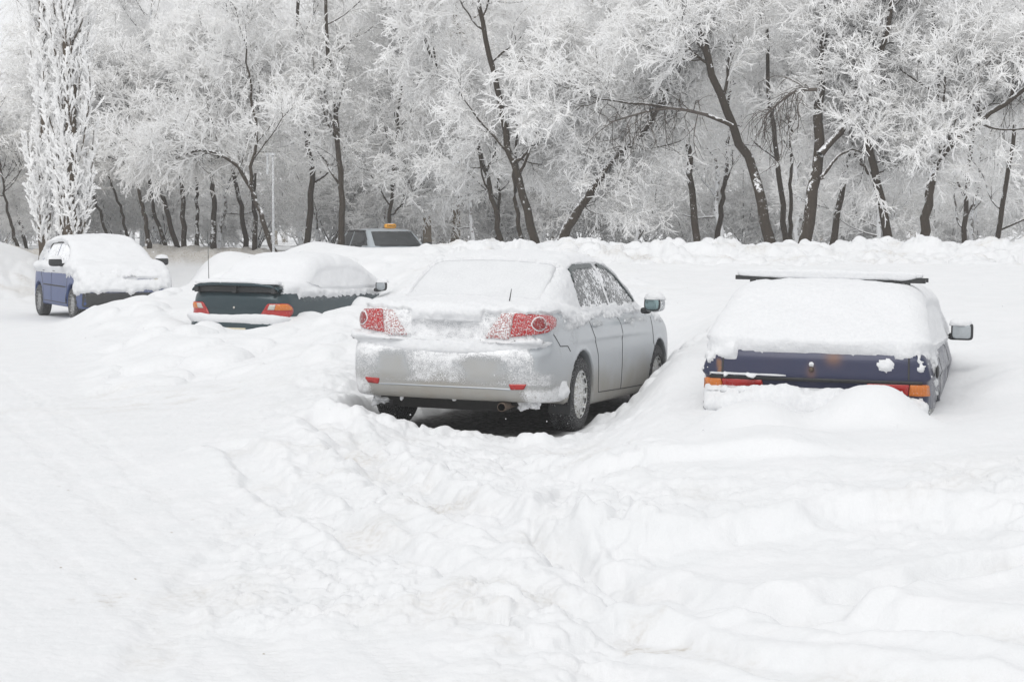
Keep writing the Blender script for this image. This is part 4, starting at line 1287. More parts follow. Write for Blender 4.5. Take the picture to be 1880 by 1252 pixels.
def build_blue():
    # rear axle far, nose near: the car looks at us over its right headlamp
    p = at(240, 540, 35.5)
    yaw = math.pi - .47
    L = 4.0
    fx, fy = math.sin(yaw), math.cos(yaw)
    root = empty('blue_hatchback', (p.x - fx * L, p.y - fy * L, .03), (0, 0, -yaw))
    tag(root, 'blue five-door hatchback facing the camera, bonnet and windscreen under thick smooth snow', 'car')
    V, Q = BB.mesh(.035)
    x, y, z = V.T; ax = np.abs(x)
    n1 = fbm3(V, 3., 3, 3)
    fr = .45 * sstep(.78, .95, z + .06 * n1) * (ax > .6) + .5 * (y > 3.75) * (z > .45)
    mesh_obj('body', V, Q, M['blue'], root, attrs={'frost': np.clip(fr, 0, 1), 'grime': np.clip(.35 * sstep(.8, .4, z), 0, 1)})
    def tf(P, N_):
        x, y, z = P.T; ax = np.abs(x)
        n = fbm3(P, 4., 3, 51); nn = fbm3(P, 14., 3, 52)
        up = sstep(.05, .5, N_[:, 2])
        t = (.085 + .02 * n) * up * sstep(.82, .90, z)
        t = np.maximum(t, (y > 3.4) * sstep(.50, .56, z + .05 * n + .04 * nn - .05 * sstep(-.2, -.6, x)) * (.055 + .02 * n + .02 * nn))
        t = np.maximum(t, (ax > .5) * (y > 2.75) * sstep(.76, .92, z + .09 * nn + .05 * n) * .05)
        t = np.maximum(t, (ax > .5) * sstep(.93, 1.0, z + .06 * nn + .04 * n) * (.03 + .01 * n))
        gap = (y > 3.6) * np.exp(-((z - .74 + .02 * n) / .012) ** 2) * (x < .1) * (x > -.55)
        t = t - .10 * gap
        win = inpoly(y, z, [(.78, 1.06), (.83, 1.38), (1.9, 1.42), (2.3, 1.31), (2.72, 1.06)]) & (ax > .4) & (N_[:, 2] < .7)
        t = np.where(win, -.02, t)
        t = np.where((z < 1.42) & (y < .8) & (ax > .5) & (z > 1.0) & (N_[:, 2] < .5), np.where(nn > .0, .015, -.02), t)
        t = np.where(N_[:, 2] < -.3, -.02, t)
        return np.where(t < .004, -.02, t)
    snow_skin(BB, root, .028, tf, mesh=BB.mesh(.028, lo=(-1., -.14, .4)))
    for sgn in (-1, 1):
        patch(BB, 'side_window', [(.80, 1.03), (.85, 1.36), (1.55, 1.41), (1.55, 1.03)], 'side', M['glass_snowy'], root, sign=sgn, off=.008, h=.05, r=.03, start=1.1)
        patch(BB, 'side_window', [(1.62, 1.03), (1.62, 1.41), (2.0, 1.39), (2.3, 1.28), (2.75, 1.03)], 'side', M['glass_snowy'], root, sign=sgn, off=.008, h=.05, r=.03, start=1.1)
        strips(BB, 'wind_deflector', [[(.80, 1.30), (.92, 1.395), (1.9, 1.42), (2.3, 1.31), (2.7, 1.08)]], 'side', M['black'], root, width=.05, sign=sgn, off=.02, start=1.1)
        strips(BB, 'door_seam', [[(.70, .95), (.98, .62), (1.05, .32), (2.75, .30), (2.80, .9)], [(1.62, .95), (1.62, .32)]], 'side', M['seam'], root, width=.012, sign=sgn, start=1.1)
        strips(BB, 'rub_strip', [[(1.05, .62), (2.70, .60)]], 'side', M['seam'], root, width=.020, sign=sgn, off=.008, start=1.1)
        for yy in (.98, 1.78):
            patch(BB, 'door_handle', [(yy, .90), (yy + .16, .90), (yy + .16, .865), (yy, .865)], 'side', M['black'], root, sign=sgn, off=.03, h=.05, r=.01, start=1.1)
        mr = blob('mirror', (sgn * 1.0, 2.62, 1.05), (.12, .07, .075), .6, M['black'], root, seg=32)
        blob('mirror_snow', (sgn * 1.0, 2.62, 1.085), (.13, .09, .09), .8, M['snow'], mr, nz=.008, zcut=.02, seg=32)
        blob('mirror_arm', (sgn * .87, 2.62, 1.0), (.07, .03, .03), .7, M['black'], mr, seg=16)
        for yc in (.62, 3.1):
            wheel(root, sgn * .735, yc, .30, .30, .19, sgn, .19, seg=48, mats=('rubber', 'rim_dark'))
    patch(BB, 'front_bumper', [(-.80, .52), (.80, .52), (.80, .27), (-.80, .27)], 'front', M['black'], root, off=.010, h=.06, r=.04)
    patch(BB, 'grille', [(-.42, .73), (.42, .73), (.38, .62), (-.38, .62)], 'front', M['black'], root, off=.006, h=.06, r=.03)
    for sgn in (-1, 1):
        patch(BB, 'headlamp', [(sgn * .46, .76), (sgn * .74, .80), (sgn * .76, .66), (sgn * .48, .62)], 'front', M['lamp_white'], root, off=.010, h=.04, r=.03)
    V_, Q_ = boxes_mesh([((0, 2.0, .30), (.55, 1.7, .08), 0)])
    mesh_obj('underbody', V_, Q_, M['under'], root, smooth=False)
    return root
build_blue()

# ------------------------------------------------------------------ 5: grey taxi beyond the bank
M['taxi'] = m_paint('grey blue paint', (.42, .47, .51), .1, .4)
M['sign'] = m_simple('yellow orange plastic', (.80, .36, .02), .4, var=.06)
TB = Body(dict(L=4.2, belt=.90,
    top=[(-.1, .88), (.1, .92), (1., .93), (2.9, .93), (3.2, .92), (3.9, .83), (4.2, .74)],
    roof=[(-.0, .7), (.15, .93), (.55, 1.30), (.80, 1.385), (1.4, 1.41), (2.15, 1.40), (2.35, 1.36), (3.0, .94), (3.4, .8)],
    bottom=[(0, .28), (4.2, .24)],
    width=[(0, .77), (.4, .81), (3.4, .82), (4.2, .75)],
    gwidth=[(0, .72), (.8, .76), (2.2, .765), (3.0, .75)],
    section=[(.15, .96), (.5, 1.), (.75, .99), (.95, .955)],
    rear=[(.2, .05), (.5, .0), (.9, .03)], front=[(.2, 4.1), (.5, 4.2), (.8, 4.1)],
    tumble=.38, rad=.05, grad=.07, rc=.06, fc=.1, arches=[(.75, .29, .31), (3.3, .29, .31)]))

def build_taxi():
    p = at(716, 440, 50.0)
    yaw = math.pi - .42
    fx, fy = math.sin(yaw), math.cos(yaw)
    root = empty('taxi', (p.x - fx * 2.3, p.y - fy * 2.3, .31), (0, 0, -yaw))
    tag(root, 'grey taxi behind the snow bank, only its windows and yellow roof sign showing', 'taxi')
    V, Q = TB.mesh(.035)
    z = V[:, 2]
    mesh_obj('body', V, Q, M['taxi'], root, attrs={'frost': np.full(len(V), .06), 'grime': np.full(len(V), .1)})
    for sgn in (-1, 1):
        patch(TB, 'side_window', [(.50, .96), (.86, 1.32), (1.32, 1.335), (1.32, .96)], 'side', M['glass'], root, sign=sgn, off=.006, h=.06, r=.02, start=1.1)
        patch(TB, 'side_window', [(1.40, .96), (1.40, 1.335), (2.12, 1.325), (2.66, .98)], 'side', M['glass'], root, sign=sgn, off=.006, h=.06, r=.02, start=1.1)
        strips(TB, 'wind_deflector', [[(.84, 1.325), (1.36, 1.345), (2.12, 1.335), (2.5, 1.10)]], 'side', M['black'], root, width=.035, sign=sgn, off=.012, start=1.1)
        strips(TB, 'door_seam', [[(1.36, .93), (1.37, .35)]], 'side', M['seam'], root, width=.012, sign=sgn, start=1.1)
        mr = blob('mirror', (sgn * .93, 2.55, 1.0), (.09, .05, .06), .5, M['black'], root, seg=24)
        for yc in (.75, 3.3):
            wheel(root, sgn * .71, yc, .29, .29, .17, sgn, .17, seg=30)
    ws = patch(TB, 'windscreen', [(-.62, .965), (.62, .965), (.53, 1.325), (-.53, 1.325)], 'front', M['screen'], root, off=.006, h=.06, r=.03, start=4.4)
    for wx in (-.25, .28):
        V_, Q_ = boxes_mesh([((wx, 2.965 + .01 * (wx > 0), .985), (.24, .012, .012), 0)])
        mesh_obj('wiper', V_, Q_, M['black'], root, smooth=False)
    sg = blob('roof_sign', (-.10, 2.05, 1.462), (.15, .065, .058), .42, M['sign'], root, seg=40)
    blob('sign_snow', (-.10, 2.05, 1.518), (.11, .045, .014), .8, M['snow'], sg, nz=.006, seg=20)
    tc = bpy.data.curves.new('roof_sign_text', 'FONT')
    tc.body = 'ТАКСИ'
    tc.size = .066; tc.extrude = .004; tc.align_x = 'CENTER'; tc.align_y = 'CENTER'
    to = bpy.data.objects.new('sign_lettering', tc)
    COL.objects.link(to)
    dg = bpy.context.evaluated_depsgraph_get()
    me = bpy.data.meshes.new_from_object(to.evaluated_get(dg))
    bpy.data.objects.remove(to)
    me.materials.clear(); me.materials.append(M['black'])
    tx = bpy.data.objects.new('sign_lettering', me)
    COL.objects.link(tx)
    tx.parent = sg
    tx.location = (-.10, 2.05 + .066, 1.462)
    tx.rotation_euler = (math.pi / 2, 0, math.pi)
    return root
M['screen'] = m_simple('windscreen glass', (.045, .050, .053), .10, var=.3, scale=3)
build_taxi()

# ------------------------------------------------------------------ trees
def normed(v): return v / np.maximum(np.linalg.norm(v, axis=-1, keepdims=True), 1e-9)

def polyat(P, t):
    """points, tangents on polylines P (m,k,3) at t (m,n) in 0..1"""
    m, k, _ = P.shape
    s = np.clip(t * (k - 1), 0, k - 1.0001)
    i = s.astype(int); f = (s - i)[..., None]
    a = P[np.arange(m)[:, None], i]; b = P[np.arange(m)[:, None], i + 1]
    return a + (b - a) * f, normed(b - a)

def sprout(rng, P, R, n, t0, t1, ang, asd, length, lsd, k=4, wob=.12, lift=0., taper=.35, rel=.6, shrink=0., minr=.004, even=True):
    """children of every polyline in P: (m*n,k,3) paths and radii"""
    m = len(P)
    if even: t = t0 + (t1 - t0) * (np.arange(n)[None] + rng.random((m, n))) / n
    else: t = rng.uniform(t0, t1, (m, n))
    S, T = polyat(P, t)
    kk = P.shape[1]
    ri = np.take_along_axis(R, np.clip((t * (kk - 1)).astype(int), 0, kk - 1), 1)
    S, T = S.reshape(-1, 3), T.reshape(-1, 3)
    t = t.reshape(-1)
    N = len(S)
    rv = rng.normal(size=(N, 3))
    perp = normed(rv - (rv * T).sum(1, keepdims=True) * T)
    a = rng.normal(ang, asd, N)[:, None]
    D = normed(T * np.cos(a) + perp * np.sin(a))
    L = np.maximum(length * (1 + rng.normal(0, lsd, N)) * (1 - shrink * t), length * .25)
    pts = [S]
    st = (L / (k - 1))[:, None]
    p = S
    for _ in range(k - 1):
        D = normed(D + rng.normal(0, wob, (N, 3)) + np.array([0, 0, lift]))
        p = p + D * st
        pts.append(p)
    Pc = np.stack(pts, 1)
    r0 = np.maximum(ri.reshape(-1) * rel, minr)
    Rc = r0[:, None] * np.linspace(1, taper, k)[None]
    return Pc, np.maximum(Rc, minr * .42)

def tubes(P, R, sides):
    N, k, _ = P.shape
    T = np.empty_like(P)
    T[:, 1:-1] = P[:, 2:] - P[:, :-2]; T[:, 0] = P[:, 1] - P[:, 0]; T[:, -1] = P[:, -1] - P[:, -2]
    T = normed(T)
    ref = np.where(np.abs(T[:, :1, 2:]) > .9, np.array([1., 0, 0]), np.array([0, 0, 1.]))
    U = normed(np.cross(T, np.broadcast_to(ref, T.shape)))
    W = np.cross(T, U)
    a = np.linspace(0, 2 * np.pi, sides, endpoint=False)
    V = P[:, :, None] + R[:, :, None, None] * (U[:, :, None] * np.cos(a)[None, None, :, None] + W[:, :, None] * np.sin(a)[None, None, :, None])
    base = (np.arange(N) * k * sides)[:, None, None]
    i = np.arange(k - 1)[None, :, None]; j = np.arange(sides)[None, None, :]
    j2 = (j + 1) % sides
    q = np.stack([base + i * sides + j, base + i * sides + j2, base + (i + 1) * sides + j2, base + (i + 1) * sides + j], -1)
    return V.reshape(-1, 3), q.reshape(-1, 4).astype(np.int32)

def join_tubes(lst):
    V, Q, b = [], [], 0
    for P, R, s in lst:
        v, q = tubes(P, R, s)
        V.append(v); Q.append(q + b); b += len(v)
    return np.concatenate(V), np.concatenate(Q)

def resample(pts, k, rad0, rad1, rng=None, wob=0.):
    p = np.array(pts, float)
    s = np.concatenate([[0], np.cumsum(np.linalg.norm(np.diff(p, axis=0), axis=1))])
    # Catmull-Rom through the points
    u = np.linspace(0, s[-1], k)
    out = []
    for x_ in u:
        i = min(max(np.searchsorted(s, x_) - 1, 0), len(p) - 2)
        t = (x_ - s[i]) / max(s[i + 1] - s[i], 1e-6)
        p0, p1, p2, p3 = p[max(i - 1, 0)], p[i], p[i + 1], p[min(i + 2, len(p) - 1)]
        out.append(.5 * ((2 * p1) + (p2 - p0) * t + (2 * p0 - 5 * p1 + 4 * p2 - p3) * t * t + (3 * p1 - p0 - 3 * p2 + p3) * t ** 3))
    out = np.array(out)
    if rng is not None and wob:
        w_ = rng.normal(0, wob, out.shape); w_[0] = 0; w_[:, 2] *= .3
        out = out + w_
    return out[None], (rad0 + (rad1 - rad0) * np.linspace(0, 1, k) ** .8)[None]

SNOWC = (.84, .85, .865)
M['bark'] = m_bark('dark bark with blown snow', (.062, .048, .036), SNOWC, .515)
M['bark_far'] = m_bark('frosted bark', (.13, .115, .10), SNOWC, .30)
M['birch'] = m_bark('birch bark', (.32, .29, .25), SNOWC, .40)
M['poplar_bark'] = m_bark('poplar bark', (.11, .085, .062), SNOWC, .55)
M['frost'] = m_frost('hoar frosted twigs', (.97, .97, .97), (.82, .81, .79), .15)
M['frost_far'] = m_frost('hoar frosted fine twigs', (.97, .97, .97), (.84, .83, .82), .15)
M['bare_twig'] = m_simple('bare twigs', (.075, .06, .05), .8)

def crown_from(rng, limbs, dens=1.0, size=1.0, lift=.05, fr=.015, skel=None):
    """branches, twigs and twiglets (all furred with frost) on a set of limbs [(P,R)]"""
    out = []
    for P, R in limbs:
        b1 = sprout(rng, P, R, int(10 * dens), .22, 1., .90, .25, 1.15 * size, .3, 5, .16, lift, .4, .5, .45, fr * .95)
        b2 = sprout(rng, *b1, int(11 * dens), .12, 1., .80, .28, .52 * size, .35, 5, .20, lift * .6 - .06, .5, .8, .35, fr * 1.15)
        b3 = sprout(rng, *b2, int(8), .12, 1., .72, .3, .17 * size, .4, 3, .22, -.05, .45, .95, .3, fr * 1.1)
        # short spurs straight on the limb so that it does not read as bare
        b4 = sprout(rng, P, R, int(6 * dens), .1, 1., 1.0, .3, .35 * size, .4, 3, .2, lift, .6, .3, .2, fr)
        b5 = sprout(rng, *b4, 4, .2, 1., .8, .25, .16 * size, .3, 3, .15, 0, .7, .9, .2, fr * .9)
        if skel is not None:
            h_ = rng.random(len(b1[0])) < .45
            skel.append((b1[0][h_], b1[1][h_] * .75, 3)); out.append((b1[0][~h_], b1[1][~h_], 3))
        else: out.append((*b1, 3))
        out += [(*b2, 3), (*b3, 3), (*b4, 3), (*b5, 3)]
    return out

def spread_tree(name, seed, trunk_pts, r0, forks=(), nl=9, L=2.4, z_crown=2.2, dens=1., label='', group=None, fr=.016, mats=('bark', 'frost'), bare=(), up=.10, base=None, cat='tree', tr1=.35):
    """leaning broadleaf tree; the trunk and the forks follow given 3-D points"""
    rng = np.random.default_rng(seed)
    b = Vector(base) if base is not None else Vector(trunk_pts[0])
    root = empty(name, b)
    loc = np.array(b)
    tp = np.array([tuple(p) for p in trunk_pts]) - loc
    P, R = resample(tp, 22, r0, r0 * tr1, rng, .02)
    mains = [(P, R)]
    for fp, fr0 in forks:
        f_ = np.array([tuple(p) for p in fp]) - loc
        mains.append(resample(f_, 14, fr0, fr0 * .35, rng, .025))
    tl = [(P, R, 8)] + [(p, r, 7) for p, r in mains[1:]]
    limbs = []
    for mi, (p, r) in enumerate(mains):
        zz = p[0, :, 2]
        t0 = float(np.interp(z_crown, zz, np.linspace(0, 1, len(zz)))) if zz[-1] > z_crown > zz[0] else (.75 if zz[-1] <= z_crown else .1)
        l = sprout(rng, p, r, int(nl * 1.35) if mi == 0 else max(4, int(nl * .7)), max(t0, .12), 1.0, .85, .22, L, .22, 8, .13, up, .25, .50, .45, .012)
        dv = normed(l[0][:, -1] - l[0][:, 0])
        kp = (dv[:, 1] > (-.15 if r0 > .079 else -.45))                       # few limbs grow out over the road side
        kp[:1] = True
        l = (l[0][kp], l[1][kp])
        limbs.append(l)
        tl.append((*l, 5))
        top = sprout(rng, p, r, 3, .96, 1., .35, .15, L * .8, .2, 7, .12, up, .25, .8, 0, .012)
        limbs.append(top); tl.append((*top, 5))
    ct = crown_from(rng, limbs, dens, 1.0, .03, fr, tl)
    V, Q = join_tubes(tl)
    mesh_obj('trunk', V, Q, M[mats[0]], root)
    V, Q = join_tubes(ct)
    mesh_obj('crown', V, Q, M[mats[1]], root, smooth=False)
    for bp in bare:                       # drooping shoots that the wind has cleared of frost
        q = np.array([tuple(p) for p in bp]) - loc
        p_, r_ = resample(q, 12, .045, .018, rng, .01)
        s1 = sprout(rng, p_, r_, 26, .1, 1., 1.1, .3, 1.1, .35, 7, .18, -.22, .5, .3, .1, .010)
        s2 = sprout(rng, *s1, 4, .2, 1., .7, .25, .45, .3, 5, .15, -.12, .6, .7, .2, .008)
        V, Q = join_tubes([(p_, r_, 6), (*s1, 4), (*s2, 3)])
        mesh_obj('bare_branch', V, Q, M['bare_twig'], root)
    tag(root, label, cat, group)
    return root

def pts(seq, D, dz=None, seed=0):
    """picture points of a trunk at distance D, set down to the ground"""
    r = random.Random(seed)
    out = []
    d = 0
    for i, (px, py) in enumerate(seq):
        out.append(at(px, py, D + d))
        d += r.uniform(-.35, .35)
    g = float(base_h(np.array([out[0].x]), np.array([out[0].y]))[0]) - .1
    f = out[0].copy(); e = (out[1] - out[0]).normalized()
    if f.z > g + .15: out.insert(0, Vector((f.x - e.x / max(e.z, .5) * (f.z - g), f.y, g)))
    return out

HERO = [
    # (points, D, radius, forks, limbs, length, crown start, bare, label)
    ([(1278, 439), (1270, 350), (1261, 230), (1256, 60), (1250, -120)], 47.0, .10, [], 12, 2.0, 3.4, [], 'slim upright tree behind the bank, first trunk left of the big leaning tree'),
    ([(1319, 437), (1326, 370), (1334, 300), (1338, 180)], 51.0, .09, [], 9, 1.7, 2.2, [], 'thin frosted sapling just left of the foot of the big leaning tree'),
    ([(1410, 441), (1390, 340), (1372, 290), (1345, 232), (1305, 120), (1278, 0), (1262, -120)], 45.5, .15, [([(1345, 232), (1300, 212), (1230, 198), (1170, 190), (1100, 182)], .055), ([(1306, 125), (1285, 105), (1262, 98), (1235, 70)], .05)], 11, 2.3, 4.4, [[(1300, 212), (1240, 200), (1190, 205), (1120, 225)]], 'big tree leaning left with a long low branch, drooping bare twigs hanging from it'),
    ([(1441, 439), (1432, 340), (1424, 268), (1412, 180), (1408, 60), (1400, -100)], 48.0, .085, [], 11, 2.0, 3.0, [], 'slender frosted tree between the big leaning tree and the forked tree'),
    ([(1452, 439), (1450, 360), (1453, 280), (1450, 180)], 50.0, .07, [], 8, 1.6, 3.0, [], 'thin tree almost hidden behind the slender tree beside the forked tree'),
    ([(1478, 437), (1492, 360), (1505, 286), (1503, 190), (1515, 80), (1524, -20), (1530, -120)], 45.0, .17, [([(1506, 284), (1530, 258), (1552, 226), (1575, 120), (1590, 40)], .09), ([(1510, 330), (1535, 290), (1565, 275), (1590, 285)], .045)], 10, 2.2, 4.6, [[(1500, 165), (1462, 168), (1430, 190), (1405, 215)]], 'stout tree forking in a Y above the bank, its trunk free of frost'),
    ([(1531, 437), (1545, 350), (1562, 261), (1580, 150), (1600, 20)], 46.0, .10, [], 9, 2.0, 4.0, [], 'straight dark trunk leaning right, next to the forked tree'),
    ([(1629, 428), (1608, 326), (1592, 249), (1600, 150), (1627, 65), (1650, -60)], 45.5, .125, [([(1600, 320), (1575, 290), (1560, 240)], .05), ([(1608, 326), (1625, 312), (1640, 309)], .035)], 11, 2.2, 3.4, [], 'snow speckled tree leaning left behind the round snow block on the bank'),
    ([(1696, 436), (1705, 360), (1723, 291), (1760, 252), (1792, 226), (1850, 188), (1900, 150)], 45.0, .14, [([(1730, 285), (1728, 200), (1718, 90), (1710, -40)], .08), ([(1792, 226), (1800, 205), (1820, 190)], .05)], 11, 2.3, 2.8, [[(1900, 60), (1870, 110), (1880, 150)]], 'tree bending over to the right at the right end of the row'),
    ([(1830, 445), (1845, 350), (1862, 240), (1880, 100), (1890, -60)], 50.0, .08, [], 14, 2.3, .9, [], 'bushy white tree at the right edge of the picture'),
    ([(1770, 445), (1775, 350), (1785, 240), (1790, 60), (1795, -60)], 53.0, .08, [], 14, 2.3, .9, [], 'white tree standing behind the tree that bends right'),
    ([(1030, 443), (1060, 390), (1095, 334), (1134, 284), (1190, 230), (1230, 150)], 46.5, .15, [([(1042, 425), (1055, 395), (1080, 370)], .06)], 12, 2.2, 2.6, [], 'tree leaning strongly to the right over the silver sedan roof'),
    ([(980, 445), (965, 370), (942, 299), (925, 230), (915, 172), (888, 57), (870, -80)], 47.0, .12, [([(942, 300), (985, 262), (1010, 205)], .05)], 13, 2.3, 2.6, [], 'tall frosted tree with curving dark trunk behind the silver sedan roof'),
    ([(957, 443), (948, 380), (944, 307), (950, 240)], 47.5, .08, [], 8, 1.8, 2.4, [], 'second trunk close beside the curving dark trunk'),
    ([(919, 445), (910, 390), (895, 330), (872, 255), (840, 190), (800, 120)], 48.5, .085, [], 13, 2.1, 2.2, [], 'tree leaning left, its crown spreading over the birches'),
    ([(912, 445), (916, 380), (914, 300), (912, 220)], 50.5, .06, [], 8, 1.6, 1.8, [], 'thin snow plastered sapling behind the tree that leans left over the birches'),
    ([(712, 440), (716, 380), (722, 340), (728, 260), (735, 170), (738, 60)], 51.5, .06, [([(720, 395), (740, 375), (758, 352)], .035)], 13, 2.0, 1.6, [], 'young frosted tree right above the taxi'),
    ([(626, 437), (628, 350), (622, 270), (612, 180), (600, 60), (596, -60)], 50.0, .095, [], 13, 2.2, 2.2, [], 'tree with dark upright trunk left of the taxi'),
    ([(566, 432), (572, 330), (560, 230), (545, 150), (548, 20), (540, -80)], 51.5, .095, [], 13, 2.2, 2.0, [], 'frosted tree just right of the thin pale post'),
    ([(499, 450), (475, 380), (455, 335), (430, 300), (400, 284), (375, 276), (330, 285)], 49.5, .08, [([(460, 340), (470, 250), (460, 170), (450, 80)], .05)], 11, 2.0, 2.2, [], 'arching tree bowed to the left beside the thin pale post'),
    ([(468, 450), (468, 400), (466, 345), (470, 260), (468, 170)], 52.0, .075, [], 11, 2.0, 2.0, [], 'straight stem directly behind the arching tree'),
    ([(452, 450), (445, 390), (430, 325), (415, 240), (410, 150)], 53.0, .08, [], 11, 2.0, 2.0, [], 'dark stem leaning left between two straight stems near the arching tree'),
    ([(391, 450), (392, 400), (391, 350), (385, 260), (380, 150)], 52.0, .09, [], 12, 1.3, 2.0, [], 'thick straight stem above the left end of the snowy mound'),
    ([(362, 450), (361, 405), (362, 360), (355, 270)], 54.0, .07, [], 9, 1.3, 2.0, [], 'dark stem just left of the thick straight stem'),
    ([(339, 452), (337, 400), (334, 337), (330, 240), (322, 130)], 53.0, .08, [], 12, 1.3, 2.2, [], 'upright stem rising above the brown snow heap'),
    ([(326, 452), (305, 385), (283, 318), (255, 262), (215, 200)], 53.5, .08, [], 12, 2.1, 2.2, [], 'left leaning stem at the middle of the brown snow heap'),
    ([(303, 452), (285, 390), (268, 314), (235, 240), (205, 190)], 54.5, .065, [], 10, 1.9, 2.2, [], 'thin left leaning stem, third from the blue car roof'),
    ([(274, 452), (266, 400), (250, 330), (240, 270)], 52.5, .075, [], 10, 1.9, 2.0, [], 'dark stem right at the corner of the blue car roof'),
    ([(235, 440), (220, 380), (200, 320), (190, 260)], 56.0, .055, [], 9, 1.8, 2.0, [], 'thin stem above the blue car roof, leaning left'),
    ([(197, 440), (185, 395), (169, 345), (160, 280)], 56.5, .06, [], 10, 1.8, 1.8, [], 'thin dark stem between the right poplar and the blue car'),
    ([(29, 440), (18, 400), (8, 357), (0, 300)], 55.0, .06, [], 12, 2.2, 1.6, [], 'small leaning tree at the left edge beyond the snow slope'),
    ([(45, 440), (30, 390), (20, 340), (5, 280)], 58.0, .06, [], 10, 2.0, 1.6, [], 'second small leaning tree close to the left poplar'),
]
def build_heroes():
    for i, (sq, D, r, fk, nl, L, zc, bare, lab) in enumerate(HERO):
        tp = pts(sq, D, seed=i)
        top = tp
        def near_d(q):
            return [at(px, py, D + .12 * k) for k, (px, py) in enumerate(q)]
        big = D < 49
        spread_tree('frosted_tree', 100 + i, tp, r, [(near_d(q), fr_) for q, fr_ in fk], nl=nl, L=L, z_crown=zc, dens=1.0 if big else .9,
                    label=lab, fr=.0145 if big else .0145, bare=[near_d(q) for q in bare])
build_heroes()

def poplar(px0, top_px, D, seed, label, r=.20, w_=.75):
    rng = np.random.default_rng(seed)
    b = at(px0, 452, D)
    b.z = float(base_h(np.array([b.x]), np.array([b.y]))[0]) - .1
    root = empty('columnar_poplar', b)
    tag(root, label, 'tree')
    top = at(top_px, -180, D) - b
    P, R = resample([(0, 0, 0), (top.x * .4 + .04, 0, top.z * .35), (top.x * .7 - .05, .1, top.z * .7), (top.x, 0, top.z)], 26, r, r * .55, rng, .02)
    l = sprout(rng, P, R, 105, .06, 1., .62, .14, 1.9 * w_, .3, 10, .10, .42, .3, .18, 0, .013)
    V, Q = join_tubes([(P, R, 9), (*l, 4)])
    mesh_obj('trunk', V, Q, M['poplar_bark'], root)
    b1 = sprout(rng, *l, 15, .10, 1., .50, .2, .34, .3, 5, .16, .28, .6, .8, .1, .022)
    b2 = sprout(rng, *b1, 6, .1, 1., .60, .25, .13, .3, 3, .22, .14, .8, 1.0, .1, .024)
    V, Q = join_tubes([(*b1, 3), (*b2, 3)])
    mesh_obj('crown', V, Q, M['frost'], root, smooth=False)
poplar(80, 78, 46.0, 11, 'left one of the two tall columnar poplars, thickly furred with frost', .14, .62)
poplar(124, 128, 45.0, 12, 'right one of the two tall columnar poplars, its brown trunk wider', .19, .90)

def birch_mesh(seed, H=15., n=26, fine=1.0):
    rng = np.random.default_rng(seed)
    P, R = resample([(0, 0, 0), (.1, .1, H * .3), (-.15, 0, H * .65), (.1, 0, H)], 20, .15, .03, rng, .04)
    l = sprout(rng, P, R, n, .22, 1., .75, .18, 3.6, .25, 9, .07, .08, .22, .45, .55, .012)
    b1 = sprout(rng, *l, int(9 * fine), .15, 1., .8, .25, 1.2, .3, 6, .12, -.05, .4, .5, .3, .014)
    b2 = sprout(rng, *b1, int(6), .1, 1., .9, .3, 1.15, .35, 6, .07, -.35, .6, .8, .2, .013)
    b3 = sprout(rng, *b2, 4, .1, 1., .5, .2, .38, .3, 3, .08, -.3, .7, .9, .2, .012)
    return join_tubes([(P, R, 7), (*l, 4)]), join_tubes([(*b1, 3), (*b2, 3), (*b3, 3)])

def bush_mesh(seed, H=8., nl=16, L=2.3):
    rng = np.random.default_rng(seed)
    lean = rng.uniform(-1.6, 1.6)
    P, R = resample([(0, 0, 0), (lean * .25, 0, H * .3), (lean * .6, .2, H * .6), (lean, 0, H * .92)], 16, .085, .03, rng, .05)
    l = sprout(rng, P, R, nl, .05 if seed % 2 else .14, 1., .85, .22, L, .22, 8, .12, .10, .22, .5, .4, .012)
    tl = [(P, R, 6), (*l, 4)]
    cr = crown_from(rng, [l], .95, 1.15, .02, .0165, tl)
    return join_tubes(tl), join_tubes(cr)

def shrub_mesh(seed):
    rng = np.random.default_rng(seed)
    P, R = resample([(0, 0, 0), (0, 0, .2), (0.02, 0, .45)], 6, .05, .04)
    l = sprout(rng, P, R, 11, 0, 1., .55, .25, 2.1, .25, 8, .12, .06, .3, .5, 0, .011)
    return join_tubes([(P, R, 5), (*l, 4)]), join_tubes(crown_from(rng, [l], .8, .9, .0, .016))

def proto(name, meshes, mats, cat='tree'):
    root = empty(name, (0, 0, 0))
    for nm, (V, Q), mt in zip(('trunk', 'crown'), meshes, mats):
        mesh_obj(nm, V, Q, M[mt], root, smooth=(nm == 'trunk'))
    return root
def copy_tree(o):
    c = o.copy(); COL.objects.link(c)
    for ch in o.children:
        d = ch.copy(); COL.objects.link(d); d.parent = c
    return c

def plant(protos, spots, label, group, seed):
    rnd = random.Random(seed)
    used = set()
    for i, (px, D, s) in enumerate(spots):
        k = i % len(protos)
        o = protos[k] if k not in used else copy_tree(protos[k])
        used.add(k)
        p = at(px, 430, D)
        g = float(base_h(np.array([p.x]), np.array([p.y]))[0])
        o.location = (p.x, p.y, g - .15)
        o.rotation_euler = (rnd.uniform(-.04, .04), rnd.uniform(-.06, .06), rnd.uniform(0, 6.28))
        o.scale = (s * rnd.uniform(.9, 1.1), s * rnd.uniform(.9, 1.1), s * rnd.uniform(.93, 1.07))
        tag(o, label(p, i) if callable(label) else label, 'tree', group)

